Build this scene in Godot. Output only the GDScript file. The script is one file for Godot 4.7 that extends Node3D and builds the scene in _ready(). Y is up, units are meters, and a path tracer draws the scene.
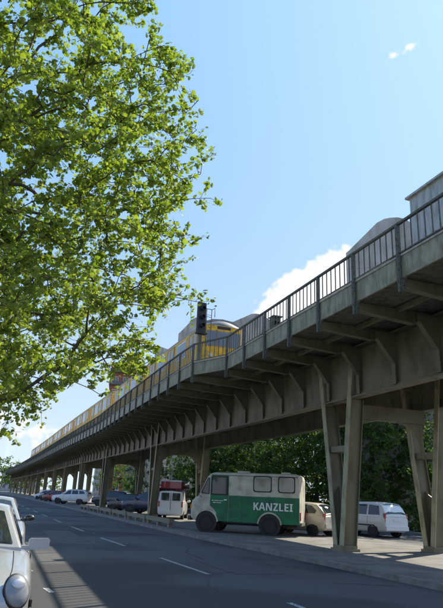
extends Node3D
# ---------------------------------------------------------------- helpers
class MB:
	var v := PackedVector3Array()
	var n := PackedVector3Array()
	func tri(a: Vector3, b: Vector3, c: Vector3, out: Vector3) -> void:
		var m := (c - a).cross(b - a)
		if m.length_squared() < 1e-14:
			return
		if m.dot(out) < 0.0:
			var t := b
			b = c
			c = t
			m = -m
		m = m.normalized()
		v.append(a); v.append(b); v.append(c)
		n.append(m); n.append(m); n.append(m)
	func quad(a: Vector3, b: Vector3, c: Vector3, d: Vector3, out: Vector3) -> void:
		tri(a, b, c, out)
		tri(a, c, d, out)
	func stri(a: Vector3, b: Vector3, c: Vector3, na: Vector3, nb: Vector3, nc: Vector3) -> void:
		var m := (c - a).cross(b - a)
		if m.length_squared() < 1e-16:
			return
		if m.dot(na + nb + nc) < 0.0:
			v.append(a); v.append(c); v.append(b)
			n.append(na); n.append(nc); n.append(nb)
		else:
			v.append(a); v.append(b); v.append(c)
			n.append(na); n.append(nb); n.append(nc)
	func box(c: Vector3, s: Vector3, bs := Basis.IDENTITY) -> void:
		var x := bs.x * s.x * 0.5
		var y := bs.y * s.y * 0.5
		var z := bs.z * s.z * 0.5
		quad(c + x - y - z, c + x + y - z, c + x + y + z, c + x - y + z, x)
		quad(c - x - y - z, c - x + y - z, c - x + y + z, c - x - y + z, -x)
		quad(c - x + y - z, c + x + y - z, c + x + y + z, c - x + y + z, y)
		quad(c - x - y - z, c + x - y - z, c + x - y + z, c - x - y + z, -y)
		quad(c - x - y + z, c + x - y + z, c + x + y + z, c - x + y + z, z)
		quad(c - x - y - z, c + x - y - z, c + x + y - z, c - x + y - z, -z)
	func bar(a: Vector3, b: Vector3, w: float, h: float, up := Vector3.UP) -> void:
		var z := (b - a).normalized()
		var x := up.cross(z)
		if x.length() < 0.01:
			x = Vector3.RIGHT
		x = x.normalized()
		box((a + b) * 0.5, Vector3(w, h, a.distance_to(b)), Basis(x, z.cross(x), z))
	# extruded outline: p(u, w) -> o + au*u + aw*w, pushed along e
	func prism(pts: PackedVector2Array, o: Vector3, au: Vector3, aw: Vector3, e: Vector3) -> void:
		var idx := Geometry2D.triangulate_polygon(pts)
		for i in range(0, idx.size(), 3):
			var a := o + au * pts[idx[i]].x + aw * pts[idx[i]].y
			var b := o + au * pts[idx[i + 1]].x + aw * pts[idx[i + 1]].y
			var c := o + au * pts[idx[i + 2]].x + aw * pts[idx[i + 2]].y
			tri(a, b, c, -e)
			tri(a + e, b + e, c + e, e)
		var cw := Geometry2D.is_polygon_clockwise(pts)
		for i in pts.size():
			var p := pts[i]
			var q := pts[(i + 1) % pts.size()]
			var d := q - p
			var nn := Vector2(d.y, -d.x)
			if cw:
				nn = -nn
			var a := o + au * p.x + aw * p.y
			var b := o + au * q.x + aw * q.y
			quad(a, b, b + e, a + e, au * nn.x + aw * nn.y)
	func tube(path: Array, rad: Array, sides: int, caps := false) -> void:
		var rings := []
		var refv := Vector3(0.3, 0.9, 0.31).normalized()
		for i in path.size():
			var d: Vector3 = path[mini(i + 1, path.size() - 1)] - path[maxi(i - 1, 0)]
			d = d.normalized()
			var x := d.cross(refv)
			if x.length() < 0.05:
				x = d.cross(Vector3.RIGHT)
			x = x.normalized()
			var y := d.cross(x)
			var r := []
			for k in sides:
				var a := TAU * k / sides
				r.append(x * cos(a) + y * sin(a))
			rings.append(r)
		for i in path.size() - 1:
			for k in sides:
				var l := (k + 1) % sides
				var n0: Vector3 = rings[i][k]
				var n1: Vector3 = rings[i][l]
				var n2: Vector3 = rings[i + 1][l]
				var n3: Vector3 = rings[i + 1][k]
				var a: Vector3 = path[i] + n0 * rad[i]
				var b: Vector3 = path[i] + n1 * rad[i]
				var c: Vector3 = path[i + 1] + n2 * rad[i + 1]
				var d: Vector3 = path[i + 1] + n3 * rad[i + 1]
				stri(a, b, c, n0, n1, n2)
				stri(a, c, d, n0, n2, n3)
		if caps:
			for e in [0, path.size() - 1]:
				var out: Vector3 = path[e] - path[1 if e == 0 else e - 1]
				for k in sides:
					tri(path[e], path[e] + rings[e][k] * rad[e], path[e] + rings[e][(k + 1) % sides] * rad[e], out)
	# rows of points joined into one smooth sheet; mid(row) gives the inside
	func loft(rows: Array, inside: Array, cap_ends := true) -> void:
		var nr := rows.size()
		var nc: int = rows[0].size()
		var nn := []
		for i in nr:
			var r := []
			for j in nc:
				var du: Vector3 = rows[mini(i + 1, nr - 1)][j] - rows[maxi(i - 1, 0)][j]
				var dv: Vector3 = rows[i][mini(j + 1, nc - 1)] - rows[i][maxi(j - 1, 0)]
				var m := du.cross(dv)
				if m.length() < 1e-9:
					m = rows[i][j] - inside[i]
				m = m.normalized()
				if m.dot(rows[i][j] - inside[i]) < 0.0:
					m = -m
				r.append(m)
			nn.append(r)
		for i in nr - 1:
			for j in nc - 1:
				stri(rows[i][j], rows[i][j + 1], rows[i + 1][j + 1], nn[i][j], nn[i][j + 1], nn[i + 1][j + 1])
				stri(rows[i][j], rows[i + 1][j + 1], rows[i + 1][j], nn[i][j], nn[i + 1][j + 1], nn[i + 1][j])
		if cap_ends:
			for e in [0, nr - 1]:
				var out: Vector3 = inside[e] - inside[1 if e == 0 else e - 1]
				for j in nc - 1:
					tri(inside[e], rows[e][j], rows[e][j + 1], out)
	# (radius, along) outline turned round the axis
	func lathe(prof: Array, o: Vector3, axis: Vector3, sides: int) -> void:
		var x := axis.cross(Vector3(0.21, 0.93, 0.4)).normalized()
		var y := axis.cross(x).normalized()
		for i in prof.size() - 1:
			var p: Vector2 = prof[i]
			var q: Vector2 = prof[i + 1]
			var d := q - p
			var nrm := Vector2(d.y, -d.x).normalized()
			for k in sides:
				var a0 := TAU * k / sides
				var a1 := TAU * (k + 1) / sides
				var r0 := x * cos(a0) + y * sin(a0)
				var r1 := x * cos(a1) + y * sin(a1)
				var n0 := r0 * nrm.x + axis * nrm.y
				var n1 := r1 * nrm.x + axis * nrm.y
				var a := o + r0 * p.x + axis * p.y
				var b := o + r1 * p.x + axis * p.y
				var c := o + r1 * q.x + axis * q.y
				var e := o + r0 * q.x + axis * q.y
				stri(a, b, c, n0, n1, n1)
				stri(a, c, e, n0, n1, n0)
	func ball(c: Vector3, r: Vector3, bs := Basis.IDENTITY, rows := 8, sides := 14) -> void:
		for i in rows:
			var t0 := PI * i / rows
			var t1 := PI * (i + 1) / rows
			for k in sides:
				var a0 := TAU * k / sides
				var a1 := TAU * (k + 1) / sides
				var u := [Vector3(sin(t0) * cos(a0), cos(t0), sin(t0) * sin(a0)), Vector3(sin(t0) * cos(a1), cos(t0), sin(t0) * sin(a1)), Vector3(sin(t1) * cos(a1), cos(t1), sin(t1) * sin(a1)), Vector3(sin(t1) * cos(a0), cos(t1), sin(t1) * sin(a0))]
				var p := []
				var q := []
				for w in u:
					p.append(c + bs * (w * r))
					q.append((bs * (w / r)).normalized())
				stri(p[0], p[1], p[2], q[0], q[1], q[2])
				stri(p[0], p[2], p[3], q[0], q[2], q[3])
	func mesh() -> ArrayMesh:
		var a := []
		a.resize(Mesh.ARRAY_MAX)
		a[Mesh.ARRAY_VERTEX] = v
		a[Mesh.ARRAY_NORMAL] = n
		var m := ArrayMesh.new()
		m.add_surface_from_arrays(Mesh.PRIMITIVE_TRIANGLES, a)
		return m

var rng := RandomNumberGenerator.new()
var used := {}
var M := {}
var boxes := {}
var shared := {}

func numbered(called: String) -> String:
	if not used.has(called):
		used[called] = 0
		return called
	used[called] += 1
	return "%s_%03d" % [called, used[called]]

func describe(o: Node, label: String, category: String, group := "") -> void:
	o.set_meta("label", label)
	o.set_meta("category", category)
	if group != "":
		o.set_meta("group", group)

func thing(called: String, label: String, category: String, at := Vector3.ZERO, turn := 0.0, group := "") -> Node3D:
	var o := Node3D.new()
	o.name = numbered(called)
	add_child(o)
	o.position = at
	o.rotation.y = turn
	describe(o, label, category, group)
	return o

func hold(parent: Node3D, called: String, at := Vector3.ZERO, turn := 0.0) -> Node3D:
	var o := Node3D.new()
	o.name = called
	parent.add_child(o, true)
	o.position = at
	o.rotation.y = turn
	return o

func piece(parent: Node3D, called: String, mesh: Mesh, mat: Material, xf := Transform3D.IDENTITY) -> MeshInstance3D:
	var o := MeshInstance3D.new()
	o.name = called
	o.mesh = mesh
	o.material_override = mat
	o.transform = xf
	parent.add_child(o, true)
	return o

func put(parent: Node3D, called: String, b: MB, mat: Material) -> MeshInstance3D:
	return piece(parent, called, b.mesh(), mat)

func struct(called: String, b: MB, mat: Material) -> MeshInstance3D:
	var o := piece(self, numbered(called), b.mesh(), mat)
	o.set_meta("kind", "structure")
	return o

func boxmesh(s: Vector3) -> Mesh:
	var k := s.snappedf(0.005)
	if not boxes.has(k):
		var b := MB.new()
		b.box(Vector3.ZERO, k)
		boxes[k] = b.mesh()
	return boxes[k]

func block(parent: Node3D, called: String, mat: Material, c: Vector3, s: Vector3, bs := Basis.IDENTITY) -> MeshInstance3D:
	return piece(parent, called, boxmesh(s), mat, Transform3D(bs, c))

func along(a: Vector3, b: Vector3, up := Vector3.UP) -> Basis:
	var z := (b - a).normalized()
	var x := up.cross(z)
	if x.length() < 0.01:
		x = Vector3.RIGHT
	x = x.normalized()
	return Basis(x, z.cross(x), z)

func beam(parent: Node3D, called: String, mat: Material, a: Vector3, b: Vector3, w: float, h: float, up := Vector3.UP) -> MeshInstance3D:
	return block(parent, called, mat, (a + b) * 0.5, Vector3(w, h, a.distance_to(b)), along(a, b, up))

func lin(r: float, g: float, b: float, a := 1.0) -> Color:
	var c := Color(r, g, b).linear_to_srgb()
	c.a = a
	return c

func table(t: Array, x: float) -> float:   # piecewise linear, first entries descending
	if x >= t[0][0]:
		return t[0][1]
	for i in t.size() - 1:
		if x >= t[i + 1][0]:
			return lerpf(t[i + 1][1], t[i][1], (x - t[i + 1][0]) / (t[i][0] - t[i + 1][0]))
	return t[-1][1]

func noise_tex(seed_: int, freq: float, octaves: int, cols: Array, offs: Array, size := 512, normal := false, kind := FastNoiseLite.TYPE_SIMPLEX_SMOOTH) -> NoiseTexture2D:
	var f := FastNoiseLite.new()
	f.seed = seed_
	f.noise_type = kind
	f.frequency = freq
	f.fractal_type = FastNoiseLite.FRACTAL_FBM
	f.fractal_octaves = octaves
	var t := NoiseTexture2D.new()
	t.width = size
	t.height = size
	t.seamless = true
	t.noise = f
	if normal:
		t.as_normal_map = true
		t.bump_strength = 6.0
	elif cols.size():
		var g := Gradient.new()
		g.offsets = PackedFloat32Array(offs)
		var pc := PackedColorArray()
		for c in cols:
			pc.append(c)
		g.colors = pc
		t.color_ramp = g
	return t

func surface(called: String, c: Color, rough: float, metal := 0.0, tex: Texture2D = null, scale_ := Vector3.ONE, detail: Texture2D = null, dscale := Vector3.ONE, world := true) -> StandardMaterial3D:
	var m := StandardMaterial3D.new()
	m.resource_name = called
	m.albedo_color = c
	m.roughness = rough
	m.metallic = metal
	if tex:
		m.albedo_texture = tex
		m.uv1_triplanar = true
		m.uv1_world_triplanar = world
		m.uv1_scale = scale_
	if detail:
		m.detail_enabled = true
		m.detail_blend_mode = BaseMaterial3D.BLEND_MODE_MUL
		m.detail_uv_layer = BaseMaterial3D.DETAIL_UV_2
		m.detail_albedo = detail
		m.uv2_triplanar = true
		m.uv2_world_triplanar = world
		m.uv2_scale = dscale
	M[called] = m
	return m

func glassy(called: String, c: Color, rough := 0.04) -> StandardMaterial3D:
	var m := surface(called, c, rough)
	m.metallic_specular = 0.6
	return m

# ---------------------------------------------------------------- layout of the street
# kerb of the parking strip below the viaduct, and the sideways drift of the viaduct, both by z
const KERB := [[20.0, 9.6], [-11.0, 8.9], [-17.0, 8.45], [-24.0, 7.9], [-32.0, 7.5], [-49.0, 6.95], [-67.0, 6.3], [-80.0, 5.85], [-105.0, 5.0], [-140.0, 3.4], [-200.0, -0.5], [-290.0, -9.0]]
const DRIFT := [[-25.0, 0.0], [-40.0, -0.4], [-55.0, -0.65], [-65.0, -0.95], [-83.0, -1.5], [-125.0, -2.4], [-180.0, -4.0], [-262.0, -7.2]]
const RAILX := [[-23.2, 8.4], [-25.15, 7.5], [-28.0, 7.5], [-55.0, 8.3], [-80.0, 8.4]]
const BAY := 2.02
const Z0 := -2.96
const BAYS := 128

func kx(z: float) -> float:
	return table(KERB, z)
func vx(z: float) -> float:
	return table(DRIFT, z)
func rx(z: float) -> float:
	return table(RAILX, z) + vx(z)

const SUN := Vector3(0.631, 0.718, -0.294)

func _ready() -> void:
	rng.seed = 20
	view_and_light()
	materials()
	ground()
	road_repairs()
	viaduct()
	train()
	deck_things()
	buildings()
	trees()
	vehicles()
	street_things()

func view_and_light() -> void:
	var cam := Camera3D.new()
	cam.name = "camera"
	var y := deg_to_rad(19.13)
	var p := deg_to_rad(18.29)
	var r := deg_to_rad(2.5)
	var fw := Vector3(sin(y) * cos(p), sin(p), -cos(y) * cos(p))
	var rt := Vector3(cos(y), 0, sin(y))
	var up := rt.cross(fw)
	cam.transform = Transform3D(Basis(rt * cos(r) + up * sin(r), up * cos(r) - rt * sin(r), -fw), Vector3(0, 1.65, 0))
	cam.fov = 55.0
	cam.near = 0.1
	cam.far = 1500.0
	add_child(cam)
	cam.current = true
	var sun := DirectionalLight3D.new()
	sun.name = "sun"
	sun.light_energy = 1.5
	sun.light_color = Color(1.0, 0.955, 0.88)
	sun.light_angular_distance = 0.5
	sun.shadow_enabled = true
	add_child(sun)
	sun.look_at_from_position(SUN * 100.0, Vector3.ZERO, Vector3.UP)
	var e := Environment.new()
	e.background_mode = Environment.BG_SKY
	var sky := Sky.new()
	var pm := PanoramaSkyMaterial.new()
	pm.panorama = sky_picture()
	sky.sky_material = pm
	e.sky = sky
	e.background_energy_multiplier = 0.78
	e.tonemap_mode = Environment.TONE_MAPPER_LINEAR
	e.tonemap_exposure = 1.9
	e.sdfgi_enabled = true
	e.ssao_enabled = true
	e.ssil_enabled = true
	var w := WorldEnvironment.new()
	w.name = "air"
	w.environment = e
	add_child(w)

# clear spring sky with a few cumulus clouds low down, linear values
func sky_picture() -> ImageTexture:
	var w := 192
	var h := 96
	var sm := Image.create_empty(w, h, false, Image.FORMAT_RGBF)
	var s := SUN.normalized()
	for j in h:
		var el := (0.5 - (j + 0.5) / h) * PI
		for i in w:
			var az := (i + 0.5) / w * TAU   # the middle of the picture lies behind, its edge ahead
			var d := Vector3(sin(az) * cos(el), sin(el), -cos(az) * cos(el))
			var c := Vector3(0.17, 0.18, 0.19)
			if el > -0.05:
				var t := pow(1.0 - clampf(sin(el), 0.0, 1.0), 3.2)
				c = Vector3(0.140, 0.325, 0.69).lerp(Vector3(0.56, 0.65, 0.73), t)
				var g := acos(clampf(d.dot(s), -1.0, 1.0))
				var halo := exp(-g * g / 0.62) * 0.5 + exp(-g / 0.3) * 0.6
				c += Vector3(0.34, 0.36, 0.24) * halo
			sm.set_pixel(i, j, Color(c.x, c.y, c.z))
	sm.resize(2560, 1280, Image.INTERPOLATE_CUBIC)
	var f := FastNoiseLite.new()
	f.seed = 5
	f.frequency = 0.16
	f.fractal_octaves = 5
	var cl := []   # azimuth, elevation, half widths, weight
	for q in [[23.6, 16.6, 1.1, 1.0], [25.2, 18.4, 1.2, 1.3], [26.9, 19.9, 1.3, 1.5], [29.0, 20.6, 1.5, 1.6], [31.5, 21.2, 1.7, 1.8], [34.0, 21.0, 2.2, 2.2], [38.0, 21.4, 2.6, 2.6], [43.0, 20.0, 3.6, 2.6], [21.5, 14.6, 1.2, 0.9], [26.5, 16.6, 2.6, 2.0], [30.5, 17.4, 3.6, 2.6], [37.0, 16.5, 6.0, 3.4]]:
		cl.append([q[0], q[1], q[2], q[3], 1.5])
	cl.append([39.6, 40.9, 0.75, 0.36, 1.0])
	cl.append([38.0, 40.4, 0.75, 0.26, 0.85])
	cl.append([-3.0, 6.0, 6.0, 1.6, 0.62])
	cl.append([5.0, 4.6, 5.0, 1.0, 0.55])
	var rr := RandomNumberGenerator.new()
	rr.seed = 77
	for k in 26:
		var a := rr.randf_range(55.0, 330.0)
		var e := rr.randf_range(7.0, 26.0)
		for m in 7:
			cl.append([wrapf(a + rr.randf_range(-9, 9), -178, 178), e + rr.randf_range(-1.2, 1.6), rr.randf_range(2.0, 4.5), rr.randf_range(1.0, 2.4), 0.9])
	var W := 2560
	var H := 1280
	var cover := {}
	for q in cl:
		var i0 := int(floor((q[0] - 3.2 * q[2]) / 360.0 * W))
		var i1 := int(ceil((q[0] + 3.2 * q[2]) / 360.0 * W))
		var j0 := int((90.0 - q[1] - 3.2 * q[3]) / 180.0 * H)
		var j1 := mini(int((90.0 - q[1] + 3.2 * q[3]) / 180.0 * H), H / 2 - 2)
		for j in range(j0, j1):
			var el: float = 90.0 - (j + 0.5) / H * 180.0
			var ey: float = (el - q[1]) / q[3]
			for i in range(i0, i1):
				var az: float = (i + 0.5) / W * 360.0
				var ex: float = (az - q[0]) / q[2]
				var g: float = exp(-(ex * ex + ey * ey) * 0.8) * q[4]
				if g > 0.012:
					var key := j * W + posmod(i, W)
					cover[key] = cover.get(key, 0.0) + g
	for key in cover:
		var i: int = key % W
		var j: int = key / W
		var az: float = wrapf((i + 0.5) / W * 360.0, -180.0, 180.0)
		var el: float = 90.0 - (j + 0.5) / H * 180.0
		var nz := f.get_noise_2d(az * 4.0, el * 5.0)
		var dens: float = cover[key] + nz * 0.62
		var a := smoothstep(0.42, 0.74, dens)
		if a > 0.0:
			var b := 0.74 + 0.1 * smoothstep(0.5, 1.6, dens) + 0.1 * f.get_noise_2d(az * 2.0 + 90.0, el * 3.0)
			var o := sm.get_pixel(i, j)
			sm.set_pixel(i, j, o.lerp(Color(b * 0.96, b * 0.97, b), a * 0.93))
	return ImageTexture.create_from_image(sm)

func materials() -> void:
	var g1 := Color.WHITE
	var fine := noise_tex(1, 0.09, 4, [Color(0.88, 0.88, 0.88), g1], [0.2, 0.8])
	var soft := noise_tex(2, 0.012, 5, [Color(0.84, 0.84, 0.83), Color(0.95, 0.95, 0.95), g1], [0.25, 0.5, 0.75])
	var streak := noise_tex(3, 0.03, 4, [Color(0.80, 0.79, 0.75), Color(0.94, 0.94, 0.93), g1], [0.2, 0.45, 0.8])
	var grime := noise_tex(4, 0.016, 5, [Color(0.70, 0.72, 0.66), Color(0.90, 0.905, 0.88), g1], [0.22, 0.42, 0.68])
	var rust := noise_tex(6, 0.02, 5, [Color(0.55, 0.42, 0.32), Color(0.86, 0.82, 0.77), g1, g1], [0.2, 0.33, 0.42, 1.0])
	var paint := noise_tex(14, 0.02, 5, [Color(0.80, 0.79, 0.74), Color(0.93, 0.93, 0.915), g1], [0.2, 0.42, 0.7])
	var tar := noise_tex(8, 0.004, 4, [Color(0.70, 0.72, 0.74), Color(0.95, 0.95, 0.95), Color(1, 1, 1)], [0.3, 0.5, 0.72])
	var grain := noise_tex(9, 0.22, 3, [Color(0.55, 0.55, 0.56), Color(0.9, 0.9, 0.9), g1], [0.2, 0.5, 0.85])
	var bump := noise_tex(10, 0.2, 3, [], [], 512, true)
	var worn := noise_tex(12, 0.05, 4, [Color(0.30, 0.31, 0.33), Color(0.95, 0.95, 0.95), g1], [0.36, 0.52, 1.0])
	var a := surface("asphalt", lin(0.135, 0.136, 0.133), 0.9, 0.0, grain, Vector3.ONE * 1.1, tar, Vector3.ONE * 0.06)
	a.normal_enabled = true
	a.normal_texture = bump
	a.normal_scale = 0.5
	a = surface("parking_ground", lin(0.31, 0.30, 0.27), 0.95, 0.0, grain, Vector3.ONE * 0.7, soft, Vector3.ONE * 0.12)
	a.normal_enabled = true
	a.normal_texture = bump
	a.normal_scale = 0.6
	surface("asphalt_patch", lin(0.105, 0.106, 0.108), 0.9, 0.0, grain, Vector3.ONE * 1.3)
	surface("bitumen", lin(0.05, 0.05, 0.052), 0.6)
	surface("pavement", lin(0.30, 0.29, 0.27), 0.9, 0.0, fine, Vector3.ONE * 0.8, soft, Vector3.ONE * 0.2)
	surface("earth", lin(0.12, 0.11, 0.085), 1.0, 0.0, fine, Vector3.ONE * 0.3, soft, Vector3.ONE * 0.03)
	surface("kerbstone", lin(0.25, 0.24, 0.22), 0.85, 0.0, fine, Vector3.ONE * 1.2, soft, Vector3.ONE * 0.3)
	surface("marking", lin(0.55, 0.55, 0.53), 0.75, 0.0, worn, Vector3.ONE * 0.9)
	# steel of the viaduct: oil paint in olive grey, grimy
	surface("steel", lin(0.225, 0.21, 0.133), 0.6, 0.0, paint, Vector3(0.12, 0.05, 0.12), fine, Vector3.ONE * 0.9)
	surface("steel_strip_lit", lin(0.46, 0.42, 0.265), 0.6, 0.0, paint, Vector3(0.3, 0.12, 0.3), fine, Vector3.ONE * 1.3)  # lighter copy of the steel paint: open sky light on the strips put into colour
	surface("steel_dark", lin(0.15, 0.15, 0.125), 0.7, 0.0, grime, Vector3(0.4, 0.2, 0.4), fine, Vector3.ONE * 0.9)
	surface("fascia_paint", lin(0.40, 0.385, 0.29), 0.65, 0.0, soft, Vector3(0.5, 0.25, 0.3), streak, Vector3(0.4, 0.06, 0.4))
	surface("rail_paint", lin(0.115, 0.12, 0.098), 0.7, 0.0, rust, Vector3.ONE * 0.9)
	surface("coping", lin(0.50, 0.49, 0.44), 0.85, 0.0, soft, Vector3.ONE * 0.6)
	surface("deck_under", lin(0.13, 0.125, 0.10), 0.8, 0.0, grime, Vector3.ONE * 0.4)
	surface("rust", lin(0.22, 0.10, 0.045), 0.9, 0.0, fine, Vector3.ONE * 2.0)
	surface("ballast", lin(0.16, 0.145, 0.125), 1.0, 0.0, grain, Vector3.ONE * 2.0)
	surface("rail_steel", lin(0.3, 0.29, 0.28), 0.35, 0.8)
	# train
	var y := surface("train_yellow", lin(0.86, 0.48, 0.045), 0.5, 0.0, soft, Vector3.ONE * 0.5)
	y.metallic_specular = 0.35
	surface("train_grey", lin(0.16, 0.165, 0.17), 0.5)
	surface("train_roof", lin(0.30, 0.29, 0.27), 0.6, 0.0, soft, Vector3.ONE * 0.6)
	surface("train_frame", lin(0.55, 0.56, 0.56), 0.35, 0.6)
	surface("black_part", lin(0.018, 0.018, 0.02), 0.6)
	surface("rubber", lin(0.02, 0.02, 0.021), 0.85)
	surface("alloy", lin(0.45, 0.45, 0.46), 0.35, 0.7)
	glassy("dark_glass", lin(0.02, 0.025, 0.028))
	glassy("van_window", lin(0.26, 0.25, 0.20), 0.05)
	surface("headlamp", lin(0.13, 0.14, 0.15), 0.45)
	var cg := glassy("clear_glass", Color(0.9, 0.92, 0.93, 0.12), 0.03)
	cg.transparency = BaseMaterial3D.TRANSPARENCY_ALPHA
	glassy("train_glass", lin(0.13, 0.155, 0.18), 0.05)  # pale blue base colour has the sky reflection painted in
	glassy("lamp_glass", lin(0.45, 0.47, 0.48), 0.08)
	glassy("red_lamp", lin(0.35, 0.012, 0.01), 0.15)
	glassy("amber_lamp", lin(0.75, 0.25, 0.02), 0.15)
	surface("chrome", lin(0.75, 0.75, 0.76), 0.12, 1.0)
	surface("plate_white", lin(0.7, 0.7, 0.68), 0.5)
	surface("white_paint", lin(0.78, 0.78, 0.76), 0.6)
	for q in [["silver_paint", lin(0.37, 0.38, 0.385), 0.35], ["grey_paint", lin(0.33, 0.35, 0.36), 0.35], ["car_white", lin(0.72, 0.72, 0.70), 0.0], ["car_beige", lin(0.52, 0.47, 0.38), 0.15], ["car_blue", lin(0.02, 0.03, 0.07), 0.2], ["car_black", lin(0.02, 0.021, 0.024), 0.2], ["car_red", lin(0.30, 0.02, 0.018), 0.0], ["truck_red", lin(0.42, 0.022, 0.035), 0.0]]:
		var m := surface(q[0], q[1], 0.34, q[2])
		m.clearcoat_enabled = true
		m.clearcoat = 0.8
		m.clearcoat_roughness = 0.06
	surface("van_cream", lin(0.60, 0.575, 0.47), 0.45, 0.0, soft, Vector3.ONE * 0.25, null, Vector3.ONE, false)
	surface("van_green", lin(0.006, 0.165, 0.07), 0.42, 0.0, soft, Vector3.ONE * 0.25, null, Vector3.ONE, false)
	surface("cabinet", lin(0.46, 0.48, 0.49), 0.5, 0.0, streak, Vector3(0.3, 0.06, 0.3))
	surface("timber", lin(0.26, 0.23, 0.17), 0.9, 0.0, streak, Vector3(0.5, 2.0, 0.5))
	# buildings
	surface("render_grey", lin(0.56, 0.54, 0.50), 0.95, 0.0, soft, Vector3.ONE * 0.05, streak, Vector3(0.08, 0.012, 0.08))
	surface("render_white", lin(0.55, 0.52, 0.48), 0.95, 0.0, soft, Vector3.ONE * 0.1)
	surface("render_beige", lin(0.50, 0.42, 0.32), 0.95, 0.0, soft, Vector3.ONE * 0.1)
	surface("brick_red", lin(0.36, 0.15, 0.09), 0.95, 0.0, fine, Vector3.ONE * 0.5)
	surface("roof_grey", lin(0.16, 0.16, 0.165), 0.8, 0.0, soft, Vector3.ONE * 0.2)
	surface("roof_red", lin(0.36, 0.13, 0.075), 0.85, 0.0, fine, Vector3.ONE * 0.6)
	surface("window_frame", lin(0.6, 0.6, 0.58), 0.6)
	glassy("window_glass", lin(0.04, 0.05, 0.06), 0.06)
	# plants
	surface("bark", lin(0.115, 0.095, 0.07), 0.95, 0.0, grime, Vector3.ONE * 1.2)
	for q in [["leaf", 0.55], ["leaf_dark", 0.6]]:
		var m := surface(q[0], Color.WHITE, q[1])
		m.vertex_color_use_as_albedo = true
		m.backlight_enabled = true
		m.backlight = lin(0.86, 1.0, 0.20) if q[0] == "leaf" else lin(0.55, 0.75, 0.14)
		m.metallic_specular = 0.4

# ---------------------------------------------------------------- ground
func strip(b: MB, fa: Array, fb: Array, ya: float, yb: float, zs: Array, out: Vector3) -> void:
	for i in zs.size() - 1:
		var z: float = zs[i]
		var w: float = zs[i + 1]
		b.quad(Vector3(fa[i], ya, z), Vector3(fb[i], yb, z), Vector3(fb[i + 1], yb, w), Vector3(fa[i + 1], ya, w), out)

func ground() -> void:
	var b := MB.new()
	b.quad(Vector3(-700, -0.03, 300), Vector3(700, -0.03, 300), Vector3(700, -0.03, -1100), Vector3(-700, -0.03, -1100), Vector3.UP)
	struct("ground", b, M.earth)
	var zs := []
	var z := 20.0
	while z > -292.0:
		zs.append(z)
		z -= 3.0 if z > -120.0 else 8.0
	var left := []
	var kin := []
	var kout := []
	var park := []
	var park_in := []
	var far_ := []
	var fk := []
	var lk := []
	for q: float in zs:
		left.append(kx(q) - 10.3)
		lk.append(kx(q) - 14.5)
		kin.append(kx(q))
		kout.append(kx(q) + 0.15)
		var p := maxf(kx(q) + 8.4, 16.6 + vx(q))
		park.append(p)
		park_in.append(p - 0.15)
		far_.append(p + 6.8)
		fk.append(p + 11.8)
	b = MB.new()
	strip(b, left, kin, 0.0, 0.0, zs, Vector3.UP)
	struct("road", b, M.asphalt)
	b = MB.new()
	strip(b, park, far_, 0.0, 0.0, zs, Vector3.UP)
	struct("road", b, M.asphalt)
	b = MB.new()
	strip(b, kout, park_in, 0.12, 0.12, zs, Vector3.UP)
	struct("parking_strip", b, M.parking_ground)
	b = MB.new()
	strip(b, kin, kin, -0.02, 0.128, zs, Vector3.LEFT)
	strip(b, kin, kout, 0.128, 0.128, zs, Vector3.UP)
	struct("kerb", b, M.kerbstone)
	b = MB.new()
	strip(b, park, park, -0.02, 0.128, zs, Vector3.RIGHT)
	strip(b, park_in, park, 0.128, 0.128, zs, Vector3.UP)
	struct("kerb", b, M.kerbstone)
	b = MB.new()
	strip(b, far_, far_, -0.02, 0.13, zs, Vector3.LEFT)
	strip(b, far_, fk, 0.13, 0.13, zs, Vector3.UP)
	struct("pavement", b, M.pavement)
	b = MB.new()
	strip(b, left, left, -0.02, 0.13, zs, Vector3.RIGHT)
	strip(b, lk, left, 0.13, 0.13, zs, Vector3.UP)
	struct("pavement", b, M.pavement)
	# lane dashes, parking bay line
	b = MB.new()
	var d := -6.5
	while d > -150.0:
		for k in 3:
			var s: float = d - 3.4 * k / 3.0
			var e: float = d - 3.4 * (k + 1) / 3.0
			b.quad(Vector3(kx(s) - 4.1, 0.004, s), Vector3(kx(s) - 3.99, 0.004, s), Vector3(kx(e) - 3.99, 0.004, e), Vector3(kx(e) - 4.1, 0.004, e), Vector3.UP)
		d -= 7.0
	struct("lane_marking", b, M.marking)
	b = MB.new()
	d = -8.4
	while d > -40.0:
		b.quad(Vector3(kx(d) - 7.85, 0.004, d), Vector3(kx(d) - 7.75, 0.004, d), Vector3(kx(d - 1) - 7.75, 0.004, d - 0.5), Vector3(kx(d - 1) - 7.85, 0.004, d - 0.5), Vector3.UP)
		d -= 2.8
	struct("parking_marking", b, M.marking)

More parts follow.
